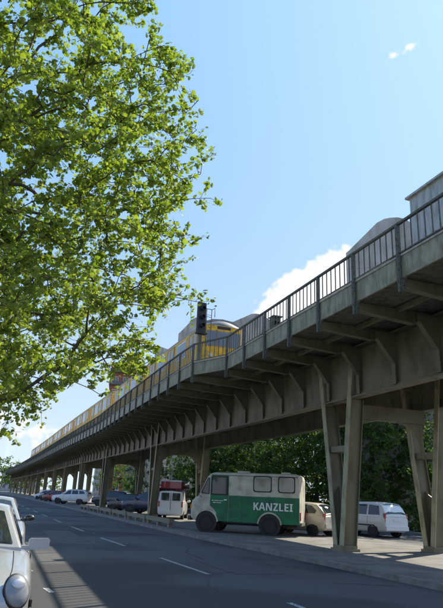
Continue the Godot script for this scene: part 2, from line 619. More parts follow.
# repaired cuttings and sealed cracks in the carriageway
func road_repairs() -> void:
	var b := MB.new()
	for q in [[5.2, -13.5, 1.3, 3.8], [2.6, -22.0, 1.1, 5.5], [6.3, -31.0, 0.9, 7.0], [3.0, -41.0, 1.6, 3.0], [5.0, -52.0, 1.2, 9.0]]:
		var sh: float = kx(q[1]) - 8.6
		b.quad(Vector3(q[0] + sh, 0.004, q[1]), Vector3(q[0] + q[2] + sh, 0.004, q[1] - 0.1), Vector3(q[0] + q[2] + sh - 0.1, 0.004, q[1] - q[3]), Vector3(q[0] + sh - 0.12, 0.004, q[1] - q[3]), Vector3.UP)
	struct("road_patch", b, M.asphalt_patch)
	b = MB.new()
	var r := RandomNumberGenerator.new()
	r.seed = 9
	for k in 9:
		var p := Vector3(r.randf_range(1.8, 7.6), 0.004, r.randf_range(-9.0, -45.0))
		var d := Vector3(r.randf_range(-0.2, 0.2), 0, -1) if k % 3 else Vector3(1, 0, r.randf_range(-0.3, 0.3))
		for j in r.randi_range(7, 14):
			var n := p + d * r.randf_range(0.25, 0.5)
			if n.x < 1.2 or n.x > kx(n.z) - 0.3:
				break
			var w := d.cross(Vector3.UP).normalized() * r.randf_range(0.012, 0.028)
			b.quad(p - w, p + w, n + w, n - w, Vector3.UP)
			p = n
			d = d.rotated(Vector3.UP, r.randf_range(-0.4, 0.4))
	struct("crack_sealing", b, M.bitumen)

# ---------------------------------------------------------------- viaduct
func zb(i: int) -> float:
	return Z0 - BAY * i

func viaduct() -> void:
	var v := thing("railway_viaduct", "long elevated steel railway viaduct on V-shaped riveted columns with a railed walkway", "viaduct")
	var rail := hold(v, "railing")
	var walk := hold(v, "walkway")
	# outlines shared by all bays
	var gus := MB.new()   # gusset plate on the outer face of the girder
	gus.prism(PackedVector2Array([Vector2(0, 1.66), Vector2(-0.72, 1.66), Vector2(-0.70, 1.46), Vector2(-0.13, 0.72), Vector2(-0.10, 0.06), Vector2(0, 0.06)]), Vector3(0, 5.1, -0.025), Vector3.RIGHT, Vector3.UP, Vector3(0, 0, 0.05))
	gus.bar(Vector3(-0.705, 6.55, 0), Vector3(-0.135, 5.82, 0), 0.18, 0.03, Vector3(-1, -1, 0))
	gus.bar(Vector3(-0.115, 5.82, 0), Vector3(-0.10, 5.16, 0), 0.18, 0.03, Vector3(-1, 0, 0))
	var gusm := gus.mesh()
	var fan := MB.new()   # foot of a railing post: bracket below the fascia
	fan.prism(PackedVector2Array([Vector2(-0.06, 0), Vector2(0.06, 0), Vector2(0.075, 0.12), Vector2(0.13, 0.28), Vector2(0.24, 0.36), Vector2(-0.24, 0.36), Vector2(-0.13, 0.28), Vector2(-0.075, 0.12)]), Vector3(-0.02, 6.50, 0), Vector3(0, 0, 1), Vector3.UP, Vector3(0.05, 0, 0))
	fan.box(Vector3(-0.03, 7.4, 0), Vector3(0.09, 1.78, 0.085))
	fan.box(Vector3(-0.055, 7.14, 0), Vector3(0.02, 0.62, 0.16))
	var postm := fan.mesh()
	var balm := boxmesh(Vector3(0.025, 0.76, 0.025))
	var far_bal := MB.new()
	var nbal := 0
	for i in BAYS:
		var z := zb(i)
		var w := zb(i + 1)
		var a := Vector3(rx(z), 0, z)
		var c := Vector3(rx(w), 0, w)
		var bs := along(a, c)
		var g0 := Vector3(11.0 + vx(z), 0, z)
		var g1 := Vector3(11.0 + vx(w), 0, w)
		var gb := along(g0, g1)
		# railing: post, handrail, lower rail, balusters
		piece(rail, "post", postm, M.rail_paint, Transform3D(Basis(Vector3.UP, gb.get_euler().y + PI), a))
		var k := Vector3(-0.01, 0, 0)
		beam(rail, "handrail", M.rail_paint, a + k + Vector3(0, 8.3, 0), c + k + Vector3(0, 8.3, 0), 0.075, 0.06)
		beam(rail, "lower_rail", M.rail_paint, a + k + Vector3(0, 7.51, 0), c + k + Vector3(0, 7.51, 0), 0.04, 0.035)
		for q in 7:
			var p := a.lerp(c, (q + 1) / 8.0) + Vector3(-0.01, 7.895, 0)
			if nbal < 297:
				piece(rail, "baluster", balm, M.rail_paint, Transform3D(bs, p))
				nbal += 1
			else:
				far_bal.box(p, Vector3(0.03, 0.76, 0.03), bs)
		# walkway: fascia plate, coping, cantilever beam, deck slab
		var m := (a + c) * 0.5
		var ln := a.distance_to(c)
		block(walk, "fascia_plate", M.fascia_paint, m + Vector3(0.03, 7.14, 0), Vector3(0.05, 0.56, ln - 0.012), bs)
		block(walk, "coping", M.coping, m + Vector3(0.06, 7.445, 0), Vector3(0.16, 0.05, ln - 0.006), bs)
		var can := MB.new()
		var ow := 10.95 + vx(z) - a.x
		can.prism(PackedVector2Array([Vector2(0.08, 6.86), Vector2(0.08, 6.62), Vector2(ow - 0.7, 6.5), Vector2(ow, 6.5), Vector2(ow, 6.86)]), a + Vector3(0, 0, -0.03), Vector3.RIGHT, Vector3.UP, Vector3(0, 0, 0.06))
		can.bar(a + Vector3(0.08, 6.605, 0), a + Vector3(ow - 0.7, 6.485, 0), 0.2, 0.025)
		put(walk, "cantilever_beam", can, M.steel)
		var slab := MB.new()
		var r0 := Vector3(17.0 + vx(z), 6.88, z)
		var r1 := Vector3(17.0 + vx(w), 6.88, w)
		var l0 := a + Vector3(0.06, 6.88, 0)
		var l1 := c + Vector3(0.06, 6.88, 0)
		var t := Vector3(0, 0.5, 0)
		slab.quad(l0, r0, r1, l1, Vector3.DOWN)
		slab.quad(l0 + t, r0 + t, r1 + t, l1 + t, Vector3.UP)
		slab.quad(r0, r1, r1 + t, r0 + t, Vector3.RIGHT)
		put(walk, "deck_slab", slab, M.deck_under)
		beam(walk, "stringer", M.steel, a.lerp(g0, 0.5) + Vector3(0, 6.80, 0), c.lerp(g1, 0.5) + Vector3(0, 6.80, 0), 0.1, 0.14)
	var fb := put(rail, "far_balusters", far_bal, M.rail_paint)
	fb.set_meta("kind", "stuff")
	# far edge railing: posts and rails only show over the deck
	var rail2 := hold(v, "railing")
	for i in range(0, BAYS):
		var z := zb(i)
		var w := zb(i + 1)
		var a := Vector3(16.95 + vx(z), 0, z)
		var c := Vector3(16.95 + vx(w), 0, w)
		beam(rail2, "handrail", M.rail_paint, a + Vector3(0, 8.3, 0), c + Vector3(0, 8.3, 0), 0.06, 0.06)
		beam(rail2, "post", M.rail_paint, a + Vector3(0, 7.38, 0), a + Vector3(0, 8.27, 0), 0.07, 0.07, Vector3.RIGHT)
	# two main girders
	for s in 2:
		var g := hold(v, "main_girder")
		var x0 := 11.0 if s == 0 else 14.75
		for i in BAYS:
			var z := zb(i)
			var w := zb(i + 1)
			var a := Vector3(x0 + vx(z), 0, z)
			var c := Vector3(x0 + vx(w), 0, w)
			beam(g, "web_plate", M.steel, a + Vector3(0.06, 5.93, 0), c + Vector3(0.06, 5.93, 0), 0.06, 1.62)
			beam(g, "bottom_flange", M.steel, a + Vector3(0.06, 5.095, 0), c + Vector3(0.06, 5.095, 0), 0.40, 0.05)
			beam(g, "top_flange", M.steel, a + Vector3(0.06, 6.78, 0), c + Vector3(0.06, 6.78, 0), 0.5, 0.05)
			beam(g, "angle_iron", M.steel, a + Vector3(0.005, 5.17, 0), c + Vector3(0.005, 5.17, 0), 0.05, 0.1)
			if s == 0:
				piece(g, "gusset", gusm, M.steel, Transform3D(Basis.IDENTITY, Vector3(a.x + 0.028, 0, z + 0.12)))
			if s == 0 and z > -42.0:
				var rv := MB.new()
				for k in 11:
					for q in [0.08, 0.24]:
						rivet(rv, Vector3(a.x + 0.028, 5.3 + 0.13 * k, z - q))
				for k in 15:
					var pp := a.lerp(c, (k + 0.5) / 15.0)
					rivet(rv, Vector3(pp.x - 0.022, 5.17, pp.z))
					rivet(rv, Vector3(pp.x + 0.028, 6.68, pp.z))
				var ro := put(g, "rivets", rv, M.steel)
				ro.set_meta("kind", "stuff")
			# cross beams between the girders
			if s == 0 and i % 2 == 0:
				beam(g, "cross_beam", M.steel, a + Vector3(0.1, 6.3, 0), a + Vector3(3.75, 6.3, 0), 0.2, 0.7)
	# columns
	for z in [6.5, -18.35, -44.0, -64.0, -80.0, -97.0, -113.0, -130.0, -148.0, -166.0, -184.0, -202.0, -220.0, -238.0, -256.0]:
		for s in 2:
			column(v, Vector3((10.9 if s == 0 else 14.55) + vx(z), 0.12, z), z > -50.0 and z < 0.0)
		portal(v, z)
	# tracks on the deck
	for cx in [10.55, 14.2]:
		var tr := hold(v, "track")
		var bal := MB.new()
		for i in range(0, BAYS, 4):
			var z := zb(i)
			var w := zb(i + 4)
			bal.bar(Vector3(cx + vx(z), 7.60, z), Vector3(cx + vx(w), 7.60, w), 2.2, 0.46)
			for s in [-0.72, 0.72]:
				beam(tr, "rail", M.rail_steel, Vector3(cx + s + vx(z), 7.90, z), Vector3(cx + s + vx(w), 7.90, w), 0.07, 0.16)
		put(tr, "ballast_bed", bal, M.ballast)

func rivet(b: MB, o: Vector3) -> void:   # flat cone head on a face that looks towards -x
	for e in 5:
		var a0 := TAU * e / 5
		var a1 := TAU * (e + 1) / 5
		b.tri(o + Vector3(-0.014, 0, 0), o + Vector3(0.002, cos(a0), sin(a0)) * Vector3(1, 0.022, 0.022), o + Vector3(0.002, cos(a1), sin(a1)) * Vector3(1, 0.022, 0.022), Vector3.LEFT)

func column(v: Node3D, at: Vector3, rivets: bool) -> void:
	var c := hold(v, "steel_column", at)
	var H := 6.45
	var foot := 0.19
	var top := 1.12
	for s in [-1.0, 1.0]:
		var arm := hold(c, "arm")
		var a := Vector3(0, 0.18, s * foot)
		var b := Vector3(0, H, s * top)
		var dir := (b - a).normalized()
		var side := dir.cross(Vector3.RIGHT).normalized()
		beam(arm, "front_flange", M.steel_strip_lit, a + Vector3(-0.05, 0, 0), b + Vector3(-0.05, 0, 0), 0.24, 0.035, Vector3.LEFT)
		# web plate stops below the girder
		var t := (4.92 - 0.18) / (H - 0.18)
		var b2 := a.lerp(b, t)
		beam(arm, "web_plate", M.steel, a + Vector3(0.205, 0, 0), b2 + Vector3(0.205, 0, 0), 0.04, 0.47, Vector3.LEFT)
		beam(arm, "back_flange", M.steel, a + Vector3(0.455, 0, 0), b2 + Vector3(0.455, 0, 0), 0.22, 0.03, Vector3.LEFT)
		if rivets:
			var r := MB.new()
			var n := 52
			for k in n:
				var p := a.lerp(b, (k + 0.5) / n)
				for q in [-0.075, 0.075]:
					var o: Vector3 = p + side * q + Vector3(-0.0685, 0, 0)
					for e in 5:
						var d0: Vector3 = dir.rotated(Vector3.RIGHT, TAU * e / 5) * 0.02
						var d1: Vector3 = dir.rotated(Vector3.RIGHT, TAU * (e + 1) / 5) * 0.02
						r.tri(o + Vector3(-0.013, 0, 0), o + d0, o + d1, Vector3.LEFT)
			var ro := put(arm, "rivets", r, M.steel_strip_lit)
			ro.set_meta("kind", "stuff")
	# plate that closes the foot of the V, tie plate half way, shoe
	var pl := MB.new()
	pl.prism(PackedVector2Array([Vector2(-0.17, 0.16), Vector2(0.17, 0.16), Vector2(0.42, 2.05), Vector2(0.3, 1.95), Vector2(0, 1.8), Vector2(-0.3, 1.95), Vector2(-0.42, 2.05)]), Vector3(0.24, 0, 0), Vector3.BACK, Vector3.UP, Vector3(0.05, 0, 0))
	put(c, "gusset_plate", pl, M.steel)
	block(c, "tie_plate", M.steel, Vector3(0.2, 3.3, 0), Vector3(0.36, 0.2, 1.14))
	var sh := MB.new()
	sh.box(Vector3(0.2, 0.14, 0), Vector3(0.60, 0.1, 0.56))
	sh.box(Vector3(0.2, 0.045, 0), Vector3(0.72, 0.09, 0.68))
	put(c, "shoe", sh, M.steel)

func portal(v: Node3D, z: float) -> void:
	var p := hold(v, "portal_frame", Vector3(vx(z), 0, z))
	block(p, "tie_beam", M.steel, Vector3(12.98, 4.78, 0), Vector3(3.1, 0.5, 0.3))
	for s in [-1.0, 1.0]:
		var pts := PackedVector2Array()
		for k in 7:
			var a := PI / 2 * k / 6
			pts.append(Vector2(1.1 - 1.1 * cos(a), -1.25 + 1.25 * sin(a)))
		pts.append(Vector2(0, 0))
		var kn := MB.new()
		kn.prism(pts, Vector3(11.38 if s < 0 else 14.5, 4.52, -0.04), Vector3(-s, 0, 0), Vector3.UP, Vector3(0, 0, 0.08))
		put(p, "knee_plate", kn, M.steel)

# ---------------------------------------------------------------- train
func train() -> void:
	var t := thing("metro_train", "yellow metro train with rows of windows running on the viaduct", "train")
	var b := MB.new()
	var hw := 1.15
	var sec := PackedVector2Array([Vector2(-hw, 0.45), Vector2(hw, 0.45), Vector2(hw + 0.02, 1.2), Vector2(hw, 2.55), Vector2(hw - 0.06, 2.75), Vector2(-hw + 0.06, 2.75), Vector2(-hw, 2.55), Vector2(-hw - 0.02, 1.2)])
	b.prism(sec, Vector3(0, 0, -12.2), Vector3.RIGHT, Vector3.UP, Vector3(0, 0, 12.2))
	var body := b.mesh()
	b = MB.new()
	var rs := PackedVector2Array([Vector2(-hw + 0.05, 2.75), Vector2(hw - 0.05, 2.75), Vector2(hw - 0.2, 2.95), Vector2(0.6, 3.1), Vector2(0, 3.16), Vector2(-0.6, 3.1), Vector2(-hw + 0.2, 2.95)])
	b.prism(rs, Vector3(0, 0, -12.15), Vector3.RIGHT, Vector3.UP, Vector3(0, 0, 12.1))
	var roof := b.mesh()
	b = MB.new()
	b.box(Vector3(0, 0.28, -2.3), Vector3(1.9, 0.5, 2.6))
	b.box(Vector3(0, 0.28, -9.8), Vector3(1.9, 0.5, 2.6))
	var bogie := b.mesh()
	var z := -29.7
	for n in 10:
		var x := 11.15 + vx(z - 6.0)
		var tilt := along(Vector3(11.15 + vx(z), 0, z), Vector3(11.15 + vx(z - 12.2), 0, z - 12.2)).get_euler().y + PI
		var c := hold(t, "train_car", Vector3(10.55 + vx(z), 8.0, z), tilt)
		piece(c, "body", body, M.train_yellow)
		piece(c, "roof", roof, M.train_roof)
		piece(c, "running_gear", bogie, M.black_part)
		for s in [-1.0, 1.0]:
			var xs: float = s * (hw + 0.012)
			# three doorways with two leaves each, windows between
			for d in [-1.55, -6.1, -10.65]:
				for q in [-0.36, 0.36]:
					block(c, "door_leaf", M.train_yellow, Vector3(xs, 1.55, d + q), Vector3(0.03, 1.95, 0.69))
					block(c, "door_window", M.train_glass, Vector3(xs + s * 0.008, 1.98, d + q), Vector3(0.03, 0.86, 0.42))
				block(c, "door_header", M.train_grey, Vector3(xs, 2.56, d), Vector3(0.035, 0.05, 1.5))
				for q in [-0.74, 0.0, 0.74]:
					block(c, "door_edge", M.train_grey, Vector3(xs, 1.55, d + q), Vector3(0.045, 1.95, 0.035))
			for d in [-3.85, -8.35]:
				block(c, "window_frame", M.train_frame, Vector3(xs, 1.95, d), Vector3(0.02, 1.0, 1.9))
				block(c, "window", M.train_glass, Vector3(xs + s * 0.006, 1.95, d), Vector3(0.02, 0.88, 1.78))
			block(c, "sole_bar", M.train_grey, Vector3(xs, 0.5, -6.1), Vector3(0.03, 0.16, 12.1))
		if n == 0:
			cab(c, hw)
		z -= 12.75

func cab(c: Node3D, hw: float) -> void:
	var f := hold(c, "cab_front")
	# slightly faceted nose
	var b := MB.new()
	var out := PackedVector2Array([Vector2(-hw, 0), Vector2(-hw + 0.14, 0.14), Vector2(-0.42, 0.24), Vector2(0.42, 0.24), Vector2(hw - 0.14, 0.14), Vector2(hw, 0)])
	b.prism(out, Vector3(0, 0.45, 0), Vector3.RIGHT, Vector3.BACK, Vector3(0, 2.23, 0))
	put(f, "nose", b, M.train_yellow)
	var pts := [Vector3(-hw + 0.14, 0, 0.14), Vector3(-0.42, 0, 0.24), Vector3(0.42, 0, 0.24), Vector3(hw - 0.14, 0, 0.14)]
	for k in 3:
		var p: Vector3 = pts[k]
		var q: Vector3 = pts[k + 1]
		var m := (p + q) * 0.5
		var bs := along(p, q)
		block(f, "front_window", M.train_glass, m + Vector3(0, 1.93, 0.012), Vector3(0.02, 0.85, p.distance_to(q) - 0.11), bs)
		for e in [p, q]:
			block(f, "window_post", M.train_grey, e + Vector3(0, 1.93, 0.008), Vector3(0.05, 0.95, 0.03))
	b = MB.new()   # rounded roof hood with the destination band
	var rows := []
	var ins := []
	for i in 6:
		var a := PI / 2 * i / 5
		var zz := 0.22 * cos(a) - 0.75 * (1.0 - cos(a))
		var r := []
		for j in 9:
			var u := -1.0 + 2.0 * j / 8
			r.append(Vector3(u * (hw - 0.12 - 0.12 * (1.0 - absf(u))), 2.69 + (0.54 - 0.36 * u * u) * sin(a), zz - 0.1 * u * u))
		rows.append(r)
		ins.append(Vector3(0, 2.5, zz - 0.6))
	b.loft(rows, ins, false)
	put(f, "roof_hood", b, M.train_grey)
	block(f, "destination_band", M.black_part, Vector3(0, 2.56, 0.245), Vector3(0.8, 0.16, 0.02))
	for s in [-0.72, 0.72]:
		b = MB.new()
		b.lathe([Vector2(0, 0.05), Vector2(0.09, 0.04), Vector2(0.12, 0.0), Vector2(0.12, -0.08)], Vector3(s, 0.95, 0.22), Vector3.BACK, 14)
		put(f, "headlamp", b, M.lamp_glass)
	block(f, "coupler_panel", M.train_grey, Vector3(0, 0.62, 0.255), Vector3(1.2, 0.3, 0.03))

# ---------------------------------------------------------------- things on the deck
func deck_things() -> void:
	# colour light signal
	var s := thing("railway_signal", "tall black signal head with ladder cage standing at the front of the train", "signal", Vector3(7.86, 7.38, -25.5), deg_to_rad(12))
	var b := MB.new()
	b.box(Vector3(0, 2.35, 0), Vector3(0.42, 1.5, 0.16))
	b.box(Vector3(0, 1.56, 0.05), Vector3(0.5, 0.06, 0.3))
	put(s, "signal_head", b, M.black_part)
	b = MB.new()
	b.box(Vector3(0, 0.8, -0.02), Vector3(0.12, 1.6, 0.12))
	put(s, "mast", b, M.steel_dark)
	for k in 3:
		b = MB.new()
		b.lathe([Vector2(0.11, 0.0), Vector2(0.11, 0.16), Vector2(0.095, 0.16), Vector2(0.095, 0.01), Vector2(0, 0.01)], Vector3(0, 1.95 + 0.42 * k, 0.08), Vector3.BACK, 14)
		put(s, "lamp_hood", b, M.black_part)
	b = MB.new()
	for q in [0.34, 0.62]:
		b.tube([Vector3(q, 0.0, -0.1), Vector3(q, 2.9, -0.1)], [0.018, 0.018], 6)
	b.tube([Vector3(0.2, 2.9, -0.1), Vector3(0.62, 2.9, -0.1), Vector3(0.62, 2.9, 0.2), Vector3(0.62, 2.45, 0.2)], [0.018, 0.018, 0.018, 0.018], 6)
	b.tube([Vector3(0.0, 2.5, -0.1), Vector3(0.62, 2.5, -0.1)], [0.015, 0.015], 6)
	for k in 9:
		b.tube([Vector3(0.34, 0.2 + 0.3 * k, -0.1), Vector3(0.62, 0.2 + 0.3 * k, -0.1)], [0.012, 0.012], 5)
	put(s, "ladder", b, M.rail_paint)
	# equipment cabinet on a rusty frame
	s = thing("equipment_cabinet", "large grey metal cabinet with overhanging lid on rusty frame behind the railing", "cabinet", Vector3(9.9, 7.38, -11.0))
	b = MB.new()
	b.box(Vector3(0.15, 1.67, -0.1), Vector3(1.0, 1.38, 1.75))
	put(s, "housing", b, M.cabinet)
	b = MB.new()
	b.box(Vector3(0.15, 2.39, -0.1), Vector3(1.16, 0.06, 1.95))
	put(s, "lid", b, M.cabinet)
	block(s, "door_panel", M.cabinet, Vector3(0.15, 1.67, 0.785), Vector3(0.86, 1.26, 0.02))
	for x in [-0.25, 0.55]:
		for z in [-0.85, 0.65]:
			block(s, "leg", M.rust, Vector3(x, 0.43, z), Vector3(0.09, 0.86, 0.09))
	for k in 3:
		block(s, "frame_beam", M.rust, Vector3(0.15, 0.92, -0.85 + 0.75 * k), Vector3(0.95, 0.12, 0.14))
	for k in 4:
		b = MB.new()
		b.tube([Vector3(-0.3 + 0.25 * k, 0.75, -0.3), Vector3(-0.28 + 0.25 * k, 0.45, -0.2), Vector3(-0.3 + 0.22 * k, 0.1, 0.1), Vector3(-0.3 + 0.22 * k, 0.02, 0.5)], [0.03, 0.03, 0.03, 0.03], 6)
		put(s, "cable", b, M.black_part)
	# dwarf signal further along
	s = thing("dwarf_signal", "small dark lamp box on a short post behind the railing", "signal", Vector3(9.0, 7.38, -19.6))
	b = MB.new()
	b.box(Vector3(0, 0.62, 0), Vector3(0.34, 0.5, 0.3))
	b.box(Vector3(0, 0.9, 0.06), Vector3(0.4, 0.04, 0.42))
	put(s, "lamp_box", b, M.steel_dark)
	block(s, "post", M.steel_dark, Vector3(0, 0.19, 0), Vector3(0.09, 0.38, 0.09))
	for q in [-0.08, 0.08]:
		b = MB.new()
		b.lathe([Vector2(0.06, 0.0), Vector2(0.06, 0.08), Vector2(0.05, 0.08), Vector2(0.05, 0.01), Vector2(0, 0.01)], Vector3(q, 0.65, 0.15), Vector3.BACK, 10)
		put(s, "lens", b, M.black_part)

# ---------------------------------------------------------------- buildings
# end wall of a house, its ridge running away from the street: left eave, ridge, right eave
func gable_house(label: String, az: float, dist: float, half: float, eave: float, ridge: float, depth: float, cutoff := 1.0) -> Node3D:
	var a := deg_to_rad(az)
	var h := thing("gabled_house", label, "building", Vector3(sin(a) * dist, 0, -cos(a) * dist), -a, "houses behind the viaduct")
	var hw := half
	var pts := PackedVector2Array([Vector2(-hw, 0), Vector2(hw, 0), Vector2(hw, eave), Vector2(0.32 * hw, ridge - 0.25), Vector2(0.14 * hw, ridge - 0.03), Vector2(0, ridge), Vector2(-0.14 * hw, ridge - 0.06), Vector2(-0.3 * hw, ridge - 0.35), Vector2(-0.92 * hw, eave + 0.45), Vector2(-hw, eave + 0.2)])
	var b := MB.new()
	b.prism(pts, Vector3(0, 0, -0.4), Vector3.RIGHT, Vector3.UP, Vector3(0, 0, 0.4))
	put(h, "fire_wall", b, M.render_grey)
	b = MB.new()
	b.prism(PackedVector2Array([Vector2(-hw + 0.1, 0), Vector2(hw - 0.1, 0), Vector2(hw - 0.1, eave - 0.3), Vector2(-hw + 0.1, eave - 0.3)]), Vector3(0, 0, -depth), Vector3.RIGHT, Vector3.UP, Vector3(0, 0, depth - 0.41))
	put(h, "wall", b, M.render_beige)
	b = MB.new()
	b.prism(PackedVector2Array([Vector2(-hw + 0.05, eave - 0.29), Vector2(hw - 0.05, eave - 0.29), Vector2(0, ridge - 0.5)]), Vector3(0, 0, -depth), Vector3.RIGHT, Vector3.UP, Vector3(0, 0, depth - 0.41))
	var rf := put(h, "roof", b, M.roof_red)
	block(rf, "chimney", M.brick_red, Vector3(0.45 * hw, ridge - 1.0, -depth * 0.5), Vector3(0.7, 1.8, 0.9))
	# courses of the rendered wall
	for k in 4:
		block(h, "wall_band", M.render_grey, Vector3(0, eave - 1.2 - 3.4 * k, 0.012), Vector3(2 * hw - 0.02, 0.08, 0.03))
	return h

func facade(h: Node3D, o: Vector3, au: Vector3, nrm: Vector3, cols: int, rows: int, dx: float, dy: float, w: float, hh: float) -> void:
	var bs := Basis(au, Vector3.UP, nrm)
	for r in rows:
		for c in cols:
			var p := o + au * (dx * (c + 0.5)) + Vector3(0, dy * r, 0)
			var f := block(h, "window", M.window_frame, p + nrm * 0.02, Vector3(w + 0.24, hh + 0.24, 0.06), bs)
			block(f, "pane", M.window_glass, Vector3(0, 0, 0.032), Vector3(w, hh, 0.03))
			block(f, "sill", M.window_frame, Vector3(0, -hh * 0.5 - 0.16, 0.07), Vector3(w + 0.4, 0.08, 0.2))
			block(f, "mullion", M.window_frame, Vector3(0, 0, 0.05), Vector3(0.08, hh, 0.03))

func buildings() -> void:
	gable_house("pale grey fire wall gable with rounded peak rising just left of the grey cabinet", 36.6, 46.0, 3.75, 21.3, 24.4, 9.0)
	gable_house("pale grey gable peak showing to the right of the train's front", 22.6, 72.0, 3.4, 22.5, 24.3, 8.0)
	gable_house("grey gable peak showing between the train roof and the black signal head", 16.9, 92.0, 3.2, 26.4, 29.6, 8.0)
	# flat roofed grey block
	var h := thing("flat_roofed_block", "grey flat-roofed block just clearing the roof of the yellow train", "building", Vector3(25.6, 0, -105.0), deg_to_rad(-13))
	var b := MB.new()
	b.prism(PackedVector2Array([Vector2(-1.9, 0), Vector2(2.6, 0), Vector2(2.6, 27.2), Vector2(-1.5, 28.3), Vector2(-1.9, 27.9)]), Vector3(0, 0, -7), Vector3.RIGHT, Vector3.UP, Vector3(0, 0, 7))
	put(h, "wall", b, M.render_grey)
	facade(h, Vector3(-1.7, 2.2, 0), Vector3.RIGHT, Vector3.BACK, 2, 7, 2.1, 3.4, 1.0, 1.5)
	# brick tower
	h = thing("brick_tower_block", "tall orange brick tower block with grey top storeys behind the train", "building", Vector3(25.4, 0, -146.0), deg_to_rad(-10))
	b = MB.new()
	b.box(Vector3(-0.6, 16.5, -6), Vector3(5.4, 33.0, 12))
	put(h, "wall", b, M.brick_red)
	b = MB.new()
	b.box(Vector3(3.9, 14.6, -5), Vector3(3.6, 29.2, 10))
	b.box(Vector3(3.9, 29.5, -5), Vector3(4.2, 0.6, 10.6))
	put(h, "side_wing", b, M.roof_grey)
	b = MB.new()
	b.box(Vector3(1.4, 34.0, -5), Vector3(2.2, 2.0, 6))
	put(h, "lift_house", b, M.brick_red)
	for k in 2:
		block(h, "cornice", M.roof_grey, Vector3(1.4, 30.9 - 3.2 * k, -4.4), Vector3(9.8, 0.9, 10.6))
	facade(h, Vector3(-3.2, 3.0, 0), Vector3.RIGHT, Vector3.BACK, 2, 9, 2.5, 3.2, 1.1, 1.4)
	# street front along the far pavement
	h = thing("apartment_house", "white plastered apartment house with terracotta roof seen under the viaduct", "building", Vector3(28.6, 0, -150.0), deg_to_rad(5))
	b = MB.new()
	b.box(Vector3(7, 5.2, -16), Vector3(14, 10.4, 34))
	put(h, "wall", b, M.render_white)
	b = MB.new()
	b.prism(PackedVector2Array([Vector2(-0.4, 10.4), Vector2(14.4, 10.4), Vector2(10.0, 15.6), Vector2(4.0, 15.6)]), Vector3(0, 0, -33.4), Vector3.RIGHT, Vector3.UP, Vector3(0, 0, 34.8))
	put(h, "roof", b, M.roof_red)
	facade(h, Vector3(0, 2.4, -32), Vector3.BACK, Vector3.LEFT, 10, 3, 3.2, 3.3, 1.2, 1.7)
	facade(h, Vector3(0.6, 2.4, 1.0), Vector3.RIGHT, Vector3.BACK, 4, 3, 3.2, 3.3, 1.2, 1.7)
	h = thing("beige_house", "narrow beige house seen between two viaduct columns beside the red truck", "building", Vector3(29.5, 0, -104.0), deg_to_rad(4))
	b = MB.new()
	b.box(Vector3(5, 8, -5), Vector3(10, 16, 10))
	put(h, "wall", b, M.render_beige)
	b = MB.new()
	b.prism(PackedVector2Array([Vector2(-0.3, 16), Vector2(10.3, 16), Vector2(7.5, 19.4), Vector2(2.5, 19.4)]), Vector3(0, 0, -10.2), Vector3.RIGHT, Vector3.UP, Vector3(0, 0, 10.4))
	put(h, "roof", b, M.roof_grey)
	facade(h, Vector3(0, 2.4, -10), Vector3.BACK, Vector3.LEFT, 3, 4, 3.3, 3.5, 1.1, 1.8)
	facade(h, Vector3(0.4, 2.4, 0), Vector3.RIGHT, Vector3.BACK, 3, 4, 3.0, 3.5, 1.1, 1.8)
	h = thing("distant_house", "pale distant house beyond the bend at the end of the street", "building", Vector3(9.0, 0, -330.0))
	b = MB.new()
	b.box(Vector3(0, 4.5, -6), Vector3(18, 9, 12))
	put(h, "wall", b, M.render_white)
	b = MB.new()
	b.prism(PackedVector2Array([Vector2(-9.4, 9), Vector2(9.4, 9), Vector2(6, 12), Vector2(-6, 12)]), Vector3(0, 0, -12.3), Vector3.RIGHT, Vector3.UP, Vector3(0, 0, 12.6))
	put(h, "roof", b, M.roof_grey)
	facade(h, Vector3(-8.6, 2.4, 0), Vector3.RIGHT, Vector3.BACK, 6, 2, 2.9, 3.2, 1.2, 1.7)

# ---------------------------------------------------------------- trees
func leaf_mesh(kind: int) -> ArrayMesh:
	var o := []
	if kind == 0:     # five-lobed plane leaf
		o = [Vector2(0, -0.42), Vector2(0.26, -0.38), Vector2(0.52, -0.18), Vector2(0.38, 0.02), Vector2(0.5, 0.26), Vector2(0.25, 0.28), Vector2(0, 0.56), Vector2(-0.25, 0.28), Vector2(-0.5, 0.26), Vector2(-0.38, 0.02), Vector2(-0.52, -0.18), Vector2(-0.26, -0.38)]
	else:
		o = [Vector2(0, -0.5), Vector2(0.3, -0.15), Vector2(0.26, 0.2), Vector2(0, 0.55), Vector2(-0.26, 0.2), Vector2(-0.3, -0.15)]
	var b := MB.new()
	var c := Vector3(0, 0.06, 0)
	for i in o.size():
		var p: Vector2 = o[i]
		var q: Vector2 = o[(i + 1) % o.size()]
		b.tri(c, Vector3(p.x, -0.10 * absf(p.x) - 0.08 * p.y * p.y, p.y), Vector3(q.x, -0.10 * absf(q.x) - 0.08 * q.y * q.y, q.y), Vector3.UP)
	return b.mesh()

